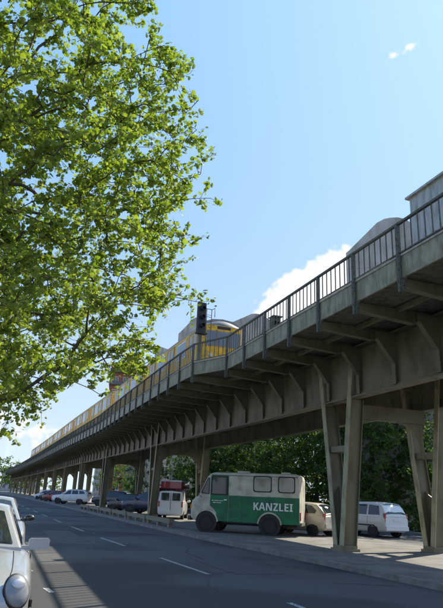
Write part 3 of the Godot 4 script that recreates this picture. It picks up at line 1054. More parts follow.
func tree(called: String, label: String, at: Vector3, height: float, mid: Vector3, rad: Vector3, tips: int, per: int, leaf: float, cols: Array, mat: String, spread: float, seed_: int, group: String, kind := 0, thin := -99.0, hollow := 0.25) -> void:
	var r := RandomNumberGenerator.new()
	r.seed = seed_
	var f := FastNoiseLite.new()
	f.seed = seed_
	f.frequency = 0.30
	var t := thing(called, label, "tree", at, 0.0, group)
	# skeleton
	var P := PackedVector3Array()
	var par := PackedInt32Array()
	var cost := PackedFloat32Array()
	var steps := int(height / 0.6)
	var lean := Vector3(r.randf_range(-0.4, 0.4), 0, r.randf_range(-0.4, 0.4))
	for k in steps + 1:
		var u := float(k) / steps
		P.append(Vector3(lean.x * u * u, height * u, lean.z * u * u))
		par.append(k - 1)
		cost.append(0.0 if k == 0 else cost[k - 1] + 0.25)
	var low := int(steps * 0.3)
	var goal := []
	var tries := 0
	while goal.size() < tips and tries < tips * 60:
		tries += 1
		var q := Vector3(r.randf_range(-1, 1), r.randf_range(-1, 1), r.randf_range(-1, 1))
		var ql := pow(pow(absf(q.x), 2.6) + pow(absf(q.y), 2.6) + pow(absf(q.z), 2.6), 1.0 / 2.6)
		if ql > 1.0 or ql < hollow:
			continue
		var p := mid + q * rad
		if thin > 0.0:
			p.x -= (p.y - mid.y) * 0.16   # the crown leans back from the street higher up
		if ql + f.get_noise_3dv(p) * 0.55 > 0.98 or f.get_noise_3dv(p * 1.9 + Vector3(40, 0, 0)) < -0.22:
			continue
		if p.x < thin and r.randf() > 0.3:
			continue
		goal.append(p)
	goal.sort_custom(func(x: Vector3, y: Vector3) -> bool: return x.distance_squared_to(mid * Vector3(0.6, 0.75, 0.6)) < y.distance_squared_to(mid * Vector3(0.6, 0.75, 0.6)))
	var ends := PackedInt32Array()
	for g: Vector3 in goal:
		var best := low
		var bd := 1e9
		for k in range(low, P.size()):
			var d := P[k].distance_to(g) + cost[k] * 0.22
			if P[k].y > g.y + 0.6:
				d += (P[k].y - g.y) * 0.5
			if d < bd:
				bd = d
				best = k
		var a := P[best]
		var dist := a.distance_to(g)
		var n := maxi(1, int(ceil(dist / 0.45)))
		var bow := Vector3(r.randf_range(-1, 1), r.randf_range(0.0, 1.0), r.randf_range(-1, 1)) * dist * 0.09
		var last := best
		for k in n:
			var u := float(k + 1) / n
			P.append(a.lerp(g, u) + bow * (4.0 * u * (1.0 - u)) + Vector3(r.randf_range(-1, 1), r.randf_range(-1, 1), r.randf_range(-1, 1)) * 0.03)
			par.append(last)
			cost.append(cost[last] + dist / n)
			last = P.size() - 1
		ends.append(last)
	var weight := PackedFloat32Array()
	weight.resize(P.size())
	for e in ends:
		weight[e] += 1.0
	for k in range(P.size() - 1, 0, -1):
		weight[par[k]] += weight[k]
	var rr := PackedFloat32Array()
	rr.resize(P.size())
	for k in P.size():
		rr[k] = 0.0045 + 0.0046 * pow(weight[k], 0.56)
	var tb := MB.new()
	var path := []
	var wid := []
	for k in steps + 1:
		path.append(P[k])
		wid.append(maxf(rr[k], 0.24 * (1.0 - 0.75 * k / steps)) * (1.35 if k == 0 else 1.0))
	tb.tube(path, wid, 10)
	put(t, "trunk", tb, M.bark)
	tb = MB.new()
	for k in range(steps + 1, P.size()):
		var q := par[k]
		tb.tube([P[q], P[k]], [minf(rr[q], rr[k] * 1.5), rr[k]], 6 if rr[k] > 0.03 else 3)
	put(t, "branches", tb, M.bark)
	# foliage
	var lv: PackedVector3Array
	var ln: PackedVector3Array
	if not shared.has("leaf%d" % kind):
		shared["leaf%d" % kind] = leaf_mesh(kind).surface_get_arrays(0)
	lv = shared["leaf%d" % kind][Mesh.ARRAY_VERTEX]
	ln = shared["leaf%d" % kind][Mesh.ARRAY_NORMAL]
	var av := PackedVector3Array()
	var an := PackedVector3Array()
	var ac := PackedColorArray()
	var tint := PackedColorArray()
	tint.resize(lv.size())
	var tw := MB.new()
	for e in ends:
		var g := P[e]
		var fwd := (g - P[par[e]]).normalized()
		var twigs := 4
		for j in twigs:
			# a short shoot, then leaves on stalks along it
			var d := (fwd * 0.7 + Vector3(r.randfn(), r.randfn() * 0.7 + 0.25, r.randfn()) * 0.75).normalized()
			var root := g - fwd * r.randf() * spread * 1.3
			var tip := root + d * spread * r.randf_range(0.6, 1.35)
			tw.tube([root, tip], [0.007, 0.003], 3)
			for k in per / twigs:
				var at2 := root.lerp(tip, r.randf_range(0.15, 1.0))
				var st := Vector3(r.randfn(), r.randfn() - 0.25, r.randfn()).normalized() * leaf * r.randf_range(0.35, 1.1)
				var up := Vector3(r.randfn() * 0.8, 0.8 + 0.3 * r.randfn(), r.randfn() * 0.8).normalized()
				var fw := st.cross(up).normalized()
				var s := leaf * r.randf_range(0.55, 1.2)
				var bs := Basis(fw, up, fw.cross(up))
				av.append_array(Transform3D(bs * Basis.from_scale(Vector3(s, s, s)), at2 + st) * lv)
				an.append_array(Transform3D(bs, Vector3.ZERO) * ln)
				var c: Color = cols[r.randi() % cols.size()]
				var v := r.randf_range(0.8, 1.2)
				tint.fill(Color(c.r * v, c.g * v, c.b * v))
				ac.append_array(tint)
	put(t, "twigs", tw, M.bark)
	var arr := []
	arr.resize(Mesh.ARRAY_MAX)
	arr[Mesh.ARRAY_VERTEX] = av
	arr[Mesh.ARRAY_NORMAL] = an
	arr[Mesh.ARRAY_COLOR] = ac
	var cm := ArrayMesh.new()
	cm.add_surface_from_arrays(Mesh.PRIMITIVE_TRIANGLES, arr)
	piece(t, "crown", cm, M[mat])

func hedge() -> void:
	var h := thing("hedge", "dark clipped hedge along the far pavement below the trees", "hedge", Vector3(23.9, 0.13, -28.0))
	var r := RandomNumberGenerator.new()
	r.seed = 31
	var la: Array = shared["leaf1"]
	var lv: PackedVector3Array = la[Mesh.ARRAY_VERTEX]
	var ln: PackedVector3Array = la[Mesh.ARRAY_NORMAL]
	var av := PackedVector3Array()
	var an := PackedVector3Array()
	var ac := PackedColorArray()
	var tint := PackedColorArray()
	tint.resize(lv.size())
	for k in 9000:
		var z := -r.randf() * 52.0
		var a := r.randf_range(0, TAU)
		var p := Vector3(0.75 + vx(z - 28.0) + 0.5 * cos(a) + r.randfn() * 0.06, 0.75 + 0.68 * sin(a) + r.randfn() * 0.08 + 0.12 * sin(z * 0.9), z)
		var up := (Vector3(cos(a), sin(a), 0) + Vector3(r.randfn(), r.randfn(), r.randfn()) * 0.45).normalized()
		var fw := Vector3(r.randfn(), r.randfn(), r.randfn()).cross(up).normalized()
		var bs := Basis(fw, up, fw.cross(up))
		av.append_array(Transform3D(bs * Basis.from_scale(Vector3.ONE * r.randf_range(0.16, 0.3)), p) * lv)
		an.append_array(Transform3D(bs, Vector3.ZERO) * ln)
		var v := r.randf_range(0.7, 1.2)
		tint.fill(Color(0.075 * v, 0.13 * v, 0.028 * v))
		ac.append_array(tint)
	var arr := []
	arr.resize(Mesh.ARRAY_MAX)
	arr[Mesh.ARRAY_VERTEX] = av
	arr[Mesh.ARRAY_NORMAL] = an
	arr[Mesh.ARRAY_COLOR] = ac
	var cm := ArrayMesh.new()
	cm.add_surface_from_arrays(Mesh.PRIMITIVE_TRIANGLES, arr)
	piece(h, "foliage", cm, M.leaf_dark)
	var st := MB.new()
	var z := 0.0
	while z > -52.0:
		st.tube([Vector3(0.75 + vx(z - 28.0), 0, z), Vector3(0.75 + vx(z - 28.0) + r.randf_range(-0.2, 0.2), 1.1, z + r.randf_range(-0.3, 0.3))], [0.03, 0.012], 5)
		z -= 0.7
	put(h, "stems", st, M.bark)

func trees() -> void:
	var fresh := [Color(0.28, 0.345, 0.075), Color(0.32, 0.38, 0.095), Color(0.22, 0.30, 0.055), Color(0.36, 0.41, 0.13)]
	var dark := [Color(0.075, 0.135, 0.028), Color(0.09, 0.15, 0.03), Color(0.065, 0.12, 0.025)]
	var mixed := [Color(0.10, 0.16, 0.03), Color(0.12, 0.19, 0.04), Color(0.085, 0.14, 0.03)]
	tree("plane_tree", "fresh green street tree whose crown fills the upper left", Vector3(-4.6, 0.13, -13.5), 11.0, Vector3(1.3, 9.0, 0.3), Vector3(7.05, 6.7, 4.4), 1350, 56, 0.104, fresh, "leaf", 0.46, 11, "street trees on the left", 0, 2.0, 0.2)
	tree("plane_tree", "lower fresh green street tree behind the big one, above the parked cars", Vector3(-5.4, 0.13, -29.0), 11.0, Vector3(2.2, 10.2, 0), Vector3(7.0, 5.5, 5.0), 560, 52, 0.125, fresh, "leaf", 0.5, 12, "street trees on the left", 0, 2.0, 0.2)
	tree("plane_tree", "small distant green tree on the left beyond the parked cars", Vector3(-9.5, 0.13, -120.0), 9.0, Vector3(1.0, 8.6, 0), Vector3(6.0, 4.6, 6.0), 110, 26, 0.36, mixed, "leaf", 0.8, 13, "street trees on the left", 1)
	# dark row across the far carriageway
	var spots := [[25.6, -32.5, 11.5], [26.6, -39.0, 12.5], [25.2, -46.0, 11.5], [26.4, -53.5, 12.0], [25.0, -61.0, 12.0], [25.8, -69.0, 12.5], [25.4, -78.5, 11.0], [24.6, -92.0, 9.0], [23.4, -112.0, 9.0], [22.4, -128.0, 8.0]]
	var names := ["dark leafy tree behind the white minivan, furthest right of the row", "dark tree behind the near pair of V columns", "dark tree above the beige hatchback", "dark tree right behind the green and cream van's tail", "dark tree above the middle of the green and cream van", "dark tree above the cab of the green and cream van", "dark tree beside the red truck", "mid green tree left of the red truck", "bright green tree seen between the far columns", "small green tree behind the white off-road car"]
	for i in spots.size():
		var q: Array = spots[i]
		var hgt: float = q[2]
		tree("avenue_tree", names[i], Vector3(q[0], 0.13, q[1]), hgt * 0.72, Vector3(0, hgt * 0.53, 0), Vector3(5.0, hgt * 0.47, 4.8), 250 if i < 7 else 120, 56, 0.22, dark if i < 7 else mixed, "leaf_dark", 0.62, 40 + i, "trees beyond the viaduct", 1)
	var fill := [[24.6, -35.6, 10.5], [25.6, -42.6, 10.0], [25.9, -49.8, 11.0], [24.9, -57.4, 10.0], [24.7, -65.2, 10.5], [24.5, -73.6, 10.0]]
	var fnames := ["lower dark tree beside the right-hand V column, behind the minivan", "lower dark tree left of the near V column", "lower dark tree above the gap between the beige hatchback and the van", "lower dark tree behind the lamp post", "lower dark tree above the van's front window", "lower dark tree above the white delivery van"]
	for i in fill.size():
		var q: Array = fill[i]
		var hgt: float = q[2]
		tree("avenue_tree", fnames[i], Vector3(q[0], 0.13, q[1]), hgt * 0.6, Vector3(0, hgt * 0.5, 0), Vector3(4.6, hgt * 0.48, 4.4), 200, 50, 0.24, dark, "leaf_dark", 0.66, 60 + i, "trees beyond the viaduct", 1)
	hedge()
	# trees where the street bends out of sight
	var far_spots := [[-9.0, -285.0, 15.0], [-1.0, -298.0, 17.0], [7.0, -290.0, 14.0], [15.0, -300.0, 16.0], [-18.0, -290.0, 17.0], [24.0, -292.0, 15.0]]
	var fn := ["hazy tree at the end of the street, second from the left", "tallest hazy tree at the end of the street", "hazy tree at the end of the street, just left of the viaduct's far end", "hazy tree at the end of the street, behind the viaduct's far end", "hazy tree at the end of the street, furthest left", "hazy tree at the end of the street, furthest right"]
	for i in far_spots.size():
		var q: Array = far_spots[i]
		var hgt: float = q[2]
		tree("distant_tree", fn[i], Vector3(q[0], -0.03, q[1]), hgt * 0.7, Vector3(0, hgt * 0.54, 0), Vector3(5.4, hgt * 0.47, 5.4), 70, 24, 0.75, mixed, "leaf", 1.2, 80 + i, "trees at the end of the street", 1)

# ---------------------------------------------------------------- vehicles: front at x = 0, length along +x, left side +z
func wheel(parent: Node3D, c: Vector3, r: float, side: float, rim: String) -> void:
	var w := hold(parent, "wheel", c)
	var ax := Vector3(0, 0, side)
	var key := "tyre%.2f%.0f" % [r, side]
	if not shared.has(key):
		var b := MB.new()
		b.lathe([Vector2(r * 0.62, 0.012), Vector2(r * 0.68, 0.03), Vector2(r * 0.9, 0.03), Vector2(r * 0.985, 0.0), Vector2(r, -0.04), Vector2(r, -0.14), Vector2(r * 0.97, -0.18), Vector2(r * 0.6, -0.18)], Vector3.ZERO, ax, 24)
		shared[key] = b.mesh()
		b = MB.new()
		b.lathe([Vector2(0, 0.0), Vector2(r * 0.13, 0.0), Vector2(r * 0.16, -0.03), Vector2(r * 0.55, -0.035), Vector2(r * 0.6, 0.012), Vector2(r * 0.635, 0.015), Vector2(r * 0.64, -0.01)], Vector3.ZERO, ax, 24)
		shared[key + "rim"] = b.mesh()
		b = MB.new()
		for k in 7:
			var a := TAU * k / 7
			var d := Vector3(cos(a), sin(a), 0)
			b.bar(d * r * 0.2 + ax * -0.033, d * r * 0.54 + ax * -0.037, r * 0.10, 0.012, ax)
		shared[key + "spoke"] = b.mesh()
	piece(w, "tyre", shared[key], M.rubber)
	piece(w, "rim", shared[key + "rim"], M[rim])
	piece(w, "rim_slots", shared[key + "spoke"], M.black_part)

# profile: x, half width, underside, shoulder height, top height
func catmull(t: Array, n: int) -> Array:
	var res := []
	for i in t.size() - 1:
		var p0: Array = t[maxi(i - 1, 0)]
		var p1: Array = t[i]
		var p2: Array = t[i + 1]
		var p3: Array = t[mini(i + 2, t.size() - 1)]
		for k in n:
			var u := float(k) / n
			var row := []
			for c in p1.size():
				row.append(lerpf(lerpf(p1[c], p2[c], u), cubic_interpolate(p1[c], p2[c], p0[c], p3[c], u), 0.55))
			res.append(row)
	res.append(t[-1])
	return res

func shell(t: Array, n: int) -> MB:
	var b := MB.new()
	var rows := []
	var ins := []
	for q in catmull(t, n):
		var w: float = q[1]
		var lo: float = q[2]
		var sh: float = q[3]
		var top: float = q[4]
		var half := [Vector2(w * 0.78, lo), Vector2(w * 0.93, lo + 0.03), Vector2(w * 0.975, lo + 0.12), Vector2(w, lo * 0.5 + sh * 0.5 - 0.05), Vector2(w * 0.995, sh - 0.10), Vector2(w * 0.965, sh - 0.035), Vector2(w * 0.90, sh), Vector2(w * 0.55, lerpf(sh, top, 0.75)), Vector2(0.0, top)]
		var r := []
		for p in half:
			r.append(Vector3(q[0], p.y, p.x))
		for k in range(half.size() - 2, -1, -1):
			r.append(Vector3(q[0], half[k].y, -half[k].x))
		r.append(r[0])
		rows.append(r)
		ins.append(Vector3(q[0], (lo + sh) * 0.5, 0))
	b.loft(rows, ins)
	return b

# cabin stations: x, half width at belt, belt height, half width at roof, roof height
func cabin(t: Array, n: int) -> MB:
	var b := MB.new()
	var rows := []
	var ins := []
	for q in catmull(t, n):
		var half := [Vector2(q[1], q[2] - 0.05), Vector2(q[1], q[2]), Vector2(lerpf(q[1], q[3], 0.9), lerpf(q[2], q[4], 0.9)), Vector2(q[3] - 0.035, lerpf(q[2], q[4], 0.97)), Vector2(q[3] - 0.12, lerpf(q[2], q[4], 1.0)), Vector2(q[3] * 0.5, q[4] + 0.018), Vector2(0, q[4] + 0.028)]
		var r := []
		for p in half:
			r.append(Vector3(q[0], p.y, p.x))
		for k in range(half.size() - 2, -1, -1):
			r.append(Vector3(q[0], half[k].y, -half[k].x))
		rows.append(r)
		ins.append(Vector3(q[0], q[2] - 0.02, 0))
	b.loft(rows, ins)
	return b

func cabin_at(t: Array, x: float) -> Array:
	for i in t.size() - 1:
		if x <= t[i + 1][0]:
			var u: float = clampf((x - t[i][0]) / (t[i + 1][0] - t[i][0]), 0, 1)
			var r := []
			for c in 5:
				r.append(lerpf(t[i][c], t[i + 1][c], u))
			return r
	return t[-1]

# pane on the side of the cabin, outline in (x, fraction of the height from belt to roof)
func side_pane(parent: Node3D, called: String, t: Array, out: Array, side: float, mat: Material, off := 0.012) -> MeshInstance3D:
	var pts := PackedVector2Array()
	for p in out:
		pts.append(Vector2(p[0], p[1]))
	var b := MB.new()
	var idx := Geometry2D.triangulate_polygon(pts)
	var P := []
	for p in pts:
		var q := cabin_at(t, p.x)
		P.append(Vector3(p.x, lerpf(q[2], q[4], p.y), side * (lerpf(q[1], q[3], p.y) + off)))
	for i in range(0, idx.size(), 3):
		b.tri(P[idx[i]], P[idx[i + 1]], P[idx[i + 2]], Vector3(0, 0, side))
	return put(parent, called, b, mat)

func end_pane(parent: Node3D, called: String, a: Array, b_: Array, fwd: float, mat: Material, inset := 0.09) -> MeshInstance3D:
	# between two cabin stations: a is the lower, b_ the upper
	var b := MB.new()
	var rows := []
	var ins := []
	for i in 4:
		var u := lerpf(0.08, 0.93, i / 3.0)
		var x := lerpf(a[0], b_[0], u)
		var y := lerpf(a[4], b_[4], u) + 0.03
		var w := lerpf(a[1], b_[3], u) - inset
		var r := []
		for k in 7:
			var s := -1.0 + 2.0 * k / 6
			r.append(Vector3(x + fwd * (0.012 + 0.0 * s * s), y - 0.035 * s * s * s * s + 0.008, w * s))
		rows.append(r)
		ins.append(Vector3(x - fwd, y - 1.0, 0))
	b.loft(rows, ins, false)
	return put(parent, called, b, mat)

func car(called: String, label: String, category: String, at: Vector3, heading: float, paint: String, spec: Dictionary, group := "parked cars") -> Node3D:
	# heading: degrees clockwise from -z as seen from above, the way the car faces
	var c := thing(called, label, category, at, deg_to_rad(-90.0 - heading) + PI, group)
	c.rotation.y = deg_to_rad(-heading) - PI / 2
	var pm: Material = M[paint]
	var fine: int = spec.get("fine", 3)
	put(c, "body", shell(spec.body, fine), pm)
	var k: Array = spec.cabin
	put(c, "cabin", cabin(k, fine), pm)
	var hw: float = spec.hw
	for s in [-1.0, 1.0]:
		for o in spec.panes:
			side_pane(c, "side_window", k, o, s, M.dark_glass)
		for x in spec.axles:
			var r: float = spec.wheel
			var b := MB.new()
			b.lathe([Vector2(0, 0.012), Vector2(r * 1.09, 0.012), Vector2(r * 1.13, 0.0), Vector2(r * 1.13, -0.06)], Vector3(x, r + 0.01, s * (hw - 0.018)), Vector3(0, 0, s), 24)
			put(c, "wheel_arch", b, M.black_part)
			wheel(c, Vector3(x, r, s * (hw - 0.03)), r, s, spec.get("rim", "alloy"))
		var mb := MB.new()
		if not spec.get("square_mirror", false):
			mb.ball(Vector3(spec.mirror.x, spec.mirror.y, s * spec.mirror.z), Vector3(0.075, 0.075, 0.12))
		else:
			mb.prism(PackedVector2Array([Vector2(-0.12, -0.05), Vector2(-0.10, -0.065), Vector2(0.11, -0.07), Vector2(0.13, -0.05), Vector2(0.135, 0.045), Vector2(0.115, 0.065), Vector2(-0.1, 0.06), Vector2(-0.12, 0.04)]), Vector3(spec.mirror.x - 0.02, spec.mirror.y, s * spec.mirror.z), Vector3(0, 0, s), Vector3.UP, Vector3(0.08, 0, 0))
		mb.box(Vector3(spec.mirror.x + 0.02, spec.mirror.y - 0.05, s * (spec.mirror.z - 0.12)), Vector3(0.06, 0.05, 0.16))
		put(c, "wing_mirror", mb, M[spec.get("mirror_paint", paint)])
		for y in spec.get("doors", []):
			block(c, "door_gap", M.black_part, Vector3(y, spec.belt - 0.30, s * (hw - 0.001)), Vector3(0.012, 0.5, 0.012))
		for y in spec.get("handles", []):
			block(c, "door_handle", pm, Vector3(y, spec.belt - 0.12, s * (hw + 0.005)), Vector3(0.16, 0.03, 0.03))
		var tl: Vector3 = spec.tail
		block(c, "tail_light", M.red_lamp, Vector3(tl.x, tl.y, s * tl.z), spec.tail_size)
		if spec.has("lamp"):
			var hb := MB.new()
			hb.ball(Vector3(spec.lamp.x, spec.lamp.y, s * spec.lamp.z), spec.lamp_size)
			put(c, "headlight", hb, M.lamp_glass)
		if spec.has("trim"):
			block(c, "side_trim", M.black_part, Vector3(spec.trim.x, spec.trim.y, s * (hw + 0.004)), Vector3(spec.trim.z, 0.07, 0.02))
	var n := k.size()
	end_pane(c, "windscreen", k[0], k[1], -1.0, M.dark_glass)
	end_pane(c, "rear_window", k[n - 1], k[n - 2], 1.0, M.dark_glass)
	var L: float = spec.body[-1][0]
	block(c, "rear_plate", M.plate_white, Vector3(L + 0.012, spec.get("plate_y", 0.72), 0), Vector3(0.02, 0.11, 0.5))
	block(c, "front_plate", M.plate_white, Vector3(-0.012, 0.45, 0), Vector3(0.02, 0.11, 0.5))
	block(c, "rear_bumper", M[spec.get("bumper", paint)], Vector3(L - 0.02, 0.46, 0), Vector3(0.14, 0.2, hw * 1.8))
	return c

func specs() -> Dictionary:
	var s := {}
	s.hatch = {
		"hw": 0.80, "belt": 0.92, "wheel": 0.28, "axles": [0.68, 2.98], "mirror": Vector3(1.12, 0.98, 0.90), "doors": [1.25, 2.3], "handles": [2.1], "rim": "alloy",
		"body": [[0.0, 0.52, 0.35, 0.55, 0.60], [0.08, 0.70, 0.24, 0.70, 0.76], [0.5, 0.79, 0.2, 0.80, 0.88], [1.0, 0.80, 0.2, 0.90, 0.98], [2.2, 0.80, 0.2, 0.93, 0.95], [3.2, 0.80, 0.22, 0.95, 0.97], [3.55, 0.75, 0.26, 0.93, 0.95], [3.64, 0.66, 0.36, 0.86, 0.88]],
		"cabin": [[0.78, 0.70, 0.90, 0.70, 0.92], [1.5, 0.74, 0.92, 0.56, 1.42], [2.3, 0.75, 0.93, 0.58, 1.46], [3.1, 0.74, 0.94, 0.57, 1.40], [3.6, 0.70, 0.94, 0.62, 0.97]],
		"panes": [[[1.05, 0.1], [1.62, 0.82], [2.2, 0.86], [2.2, 0.1]], [[2.32, 0.1], [2.32, 0.86], [2.85, 0.84], [3.15, 0.45], [3.1, 0.12]]],
		"tail": Vector3(3.56, 0.86, 0.66), "tail_size": Vector3(0.12, 0.3, 0.12), "lamp": Vector3(0.12, 0.64, 0.56), "lamp_size": Vector3(0.14, 0.09, 0.14)}
	s.minivan = {
		"hw": 0.92, "belt": 1.05, "wheel": 0.33, "axles": [0.92, 3.85], "mirror": Vector3(1.35, 1.15, 1.04), "doors": [1.55, 2.55, 3.5], "handles": [2.4, 2.75], "bumper": "car_white", "plate_y": 0.86,
		"body": [[0.0, 0.60, 0.35, 0.62, 0.66], [0.1, 0.80, 0.25, 0.78, 0.82], [0.6, 0.91, 0.22, 0.90, 0.97], [1.2, 0.92, 0.22, 1.03, 1.1], [2.5, 0.92, 0.22, 1.05, 1.07], [4.2, 0.92, 0.24, 1.06, 1.08], [4.62, 0.88, 0.28, 1.04, 1.06], [4.72, 0.82, 0.36, 0.98, 1.0]],
		"cabin": [[0.95, 0.82, 1.03, 0.82, 1.05], [1.9, 0.87, 1.05, 0.70, 1.66], [3.0, 0.88, 1.05, 0.72, 1.74], [4.3, 0.87, 1.06, 0.71, 1.68], [4.70, 0.83, 1.06, 0.76, 1.10]],
		"panes": [[[1.3, 0.08], [2.0, 0.80], [2.45, 0.84], [2.45, 0.08]], [[2.57, 0.08], [2.57, 0.84], [3.4, 0.84], [3.4, 0.08]], [[3.52, 0.08], [3.52, 0.84], [4.2, 0.80], [4.34, 0.1]]],
		"tail": Vector3(4.64, 1.0, 0.80), "tail_size": Vector3(0.12, 0.42, 0.10), "lamp": Vector3(0.16, 0.72, 0.66), "lamp_size": Vector3(0.16, 0.1, 0.18), "trim": Vector3(2.4, 0.58, 3.2)}
	s.offroad = {
		"hw": 0.93, "belt": 1.08, "wheel": 0.37, "axles": [0.92, 3.55], "mirror": Vector3(1.45, 1.2, 1.04), "doors": [1.5, 2.45, 3.2], "handles": [2.25, 3.05], "plate_y": 0.95,
		"body": [[0.0, 0.62, 0.42, 0.72, 0.78], [0.1, 0.82, 0.34, 0.90, 0.95], [0.6, 0.92, 0.32, 0.98, 1.05], [1.3, 0.93, 0.32, 1.07, 1.12], [2.6, 0.93, 0.32, 1.09, 1.1], [4.1, 0.93, 0.34, 1.12, 1.13], [4.5, 0.88, 0.38, 1.1, 1.12], [4.6, 0.8, 0.45, 1.05, 1.06]],
		"cabin": [[1.15, 0.82, 1.06, 0.82, 1.09], [1.95, 0.87, 1.08, 0.70, 1.64], [2.9, 0.88, 1.09, 0.72, 1.70], [4.1, 0.86, 1.12, 0.68, 1.62], [4.58, 0.80, 1.12, 0.72, 1.16]],
		"panes": [[[1.5, 0.1], [2.05, 0.80], [2.4, 0.84], [2.4, 0.1]], [[2.52, 0.1], [2.52, 0.84], [3.2, 0.84], [3.3, 0.12]], [[3.42, 0.14], [3.34, 0.82], [3.9, 0.76], [4.1, 0.25]]],
		"tail": Vector3(4.5, 1.0, 0.78), "tail_size": Vector3(0.14, 0.3, 0.16), "lamp": Vector3(0.16, 0.84, 0.66), "lamp_size": Vector3(0.16, 0.09, 0.2)}
	s.sedan = {
		"hw": 0.90, "belt": 0.94, "wheel": 0.32, "axles": [0.86, 3.69], "mirror": Vector3(1.62, 1.0, 0.98), "doors": [1.6, 2.6, 3.4], "handles": [2.4, 3.3], "fine": 6,
		"body": [[0.0, 0.52, 0.34, 0.52, 0.56], [0.04, 0.70, 0.24, 0.62, 0.68], [0.16, 0.81, 0.2, 0.72, 0.78], [0.42, 0.875, 0.2, 0.80, 0.87], [0.9, 0.895, 0.2, 0.87, 0.93], [1.4, 0.90, 0.2, 0.93, 0.98], [2.6, 0.90, 0.2, 0.95, 0.96], [3.8, 0.90, 0.22, 0.96, 0.99], [4.4, 0.88, 0.25, 0.95, 1.0], [4.7, 0.82, 0.3, 0.90, 0.94], [4.79, 0.70, 0.38, 0.80, 0.84]],
		"cabin": [[1.38, 0.77, 0.93, 0.77, 0.975], [2.22, 0.82, 0.95, 0.60, 1.38], [2.9, 0.83, 0.95, 0.62, 1.43], [3.6, 0.81, 0.96, 0.59, 1.37], [4.2, 0.72, 0.97, 0.66, 1.0]],
		"panes": [[[1.75, 0.12], [2.3, 0.84], [2.62, 0.88], [2.62, 0.1]], [[2.72, 0.1], [2.72, 0.88], [3.2, 0.86], [3.4, 0.1]], [[3.48, 0.12], [3.3, 0.82], [3.5, 0.8], [3.78, 0.2]]],
		"tail": Vector3(4.72, 0.82, 0.62), "tail_size": Vector3(0.10, 0.16, 0.3), "trim": Vector3(2.3, 0.5, 3.6)}
	return s

func vehicles() -> void:
	var S := specs()
	kanzlei_van()
	car("hatchback", "beige small hatchback parked behind the green and cream van", "car", Vector3(13.05, 0.12, -28.75), -30.0, "car_beige", S.hatch)
	car("minivan", "white minivan seen from behind on the far carriageway between two V columns", "minivan", Vector3(18.85, 0.0, -32.2), -12.0, "car_white", S.minivan)
	car("offroad_car", "white off-road car parked nose to the kerb behind a far column", "car", Vector3(kx(-76.0) + 0.25, 0.12, -76.2), -63.0, "car_white", S.offroad)
	car("hatchback", "dark red hatchback parked beyond the white off-road car", "car", Vector3(kx(-90.0) + 0.5, 0.12, -89.5), -60.0, "car_red", S.hatch)
	car("hatchback", "white hatchback furthest away in the row below the viaduct", "car", Vector3(kx(-103.0) + 0.5, 0.12, -102.5), -60.0, "car_white", S.hatch)
	car("hatchback", "black hatchback parked between the red and the white hatchback", "car", Vector3(kx(-97.0) + 0.6, 0.12, -96.0), -60.0, "car_black", S.hatch)
	car("estate_car", "dark blue estate car parked right of the white off-road car", "car", Vector3(10.4, 0.12, -72.0), -58.0, "car_blue", S.offroad)
	car("hatchback", "black hatchback parked between the second and third near columns", "car", Vector3(9.6, 0.12, -56.0), -52.0, "car_black", S.hatch)
	car("estate_car", "dark blue off-road car parked left of the white delivery van", "car", Vector3(9.9, 0.12, -50.5), -50.0, "car_blue", S.offroad)
	delivery_van()
	red_truck()
	silver_car(S)
	var c := car("saloon_car", "grey saloon car with dark wing mirror parked behind the silver car", "car", Vector3(-0.22, 0.0, -13.7), 180.0, "grey_paint", S.sedan.merged({"mirror_paint": "car_black", "lamp": Vector3(0.18, 0.66, 0.66), "lamp_size": Vector3(0.14, 0.09, 0.15)}, true))

func silver_car(S: Dictionary) -> void:
	var sp: Dictionary = S.sedan.merged({"square_mirror": true}, true)
	var c := car("saloon_car", "silver saloon car with oval headlight parked at the very front on the left", "car", Vector3(-0.42, 0.0, -6.62), 180.0, "silver_paint", sp)
	for s in [-1.0, 1.0]:
		for q in [[0.17, 0.645, 0.70, 0.125, 0.16], [0.075, 0.615, 0.44, 0.095, 0.115]]:
			var nrm := Vector3(-0.85, 0.40, s * 0.30).normalized()
			var ax := Basis(nrm.cross(Vector3.UP).normalized(), nrm, nrm.cross(nrm.cross(Vector3.UP)).normalized())
			var o := Vector3(q[0], q[1], s * q[2])
			var h := hold(c, "headlight", o + nrm * 0.07)
			var b := MB.new()
			b.ball(Vector3.ZERO, Vector3(q[3] * 1.08, 0.06, q[4] * 1.08), ax, 10, 28)
			put(h, "seal", b, M.black_part)
			b = MB.new()
			b.ball(nrm * 0.014, Vector3(q[3] * 0.98, 0.055, q[4] * 0.98), ax, 10, 28)
			put(h, "reflector", b, M.headlamp)
			for k in 2:   # upper and lower bulb bowls behind the glass
				b = MB.new()
				b.ball(nrm * 0.042 + Vector3(-0.01, 0.06 - 0.115 * k, 0), Vector3(q[3] * (0.55 - 0.1 * k), 0.016, q[4] * 0.32), ax, 8, 20)
				put(h, "bulb_bowl", b, M.alloy)
			b = MB.new()
			b.ball(nrm * 0.014, Vector3(q[3], 0.075, q[4]), ax, 12, 28)
			put(h, "lens", b, M.clear_glass)
	var b := MB.new()
	b.box(Vector3(0.055, 0.60, 0), Vector3(0.08, 0.2, 0.56))
	put(c, "grille", b, M.chrome)
	for s in [-1.0, 1.0]:
		b = MB.new()
		var line := []
		for q in catmull(sp.body, 6):
			if q[0] > 0.32 and q[0] < 1.36:
				line.append(Vector3(q[0], lerpf(q[3], q[4], 0.75 * (0.9 - 0.76) / 0.35) + 0.003, s * q[1] * 0.76))
		for k in line.size() - 1:
			b.bar(line[k], line[k + 1], 0.008, 0.004)
		put(c, "bonnet_gap", b, M.black_part)

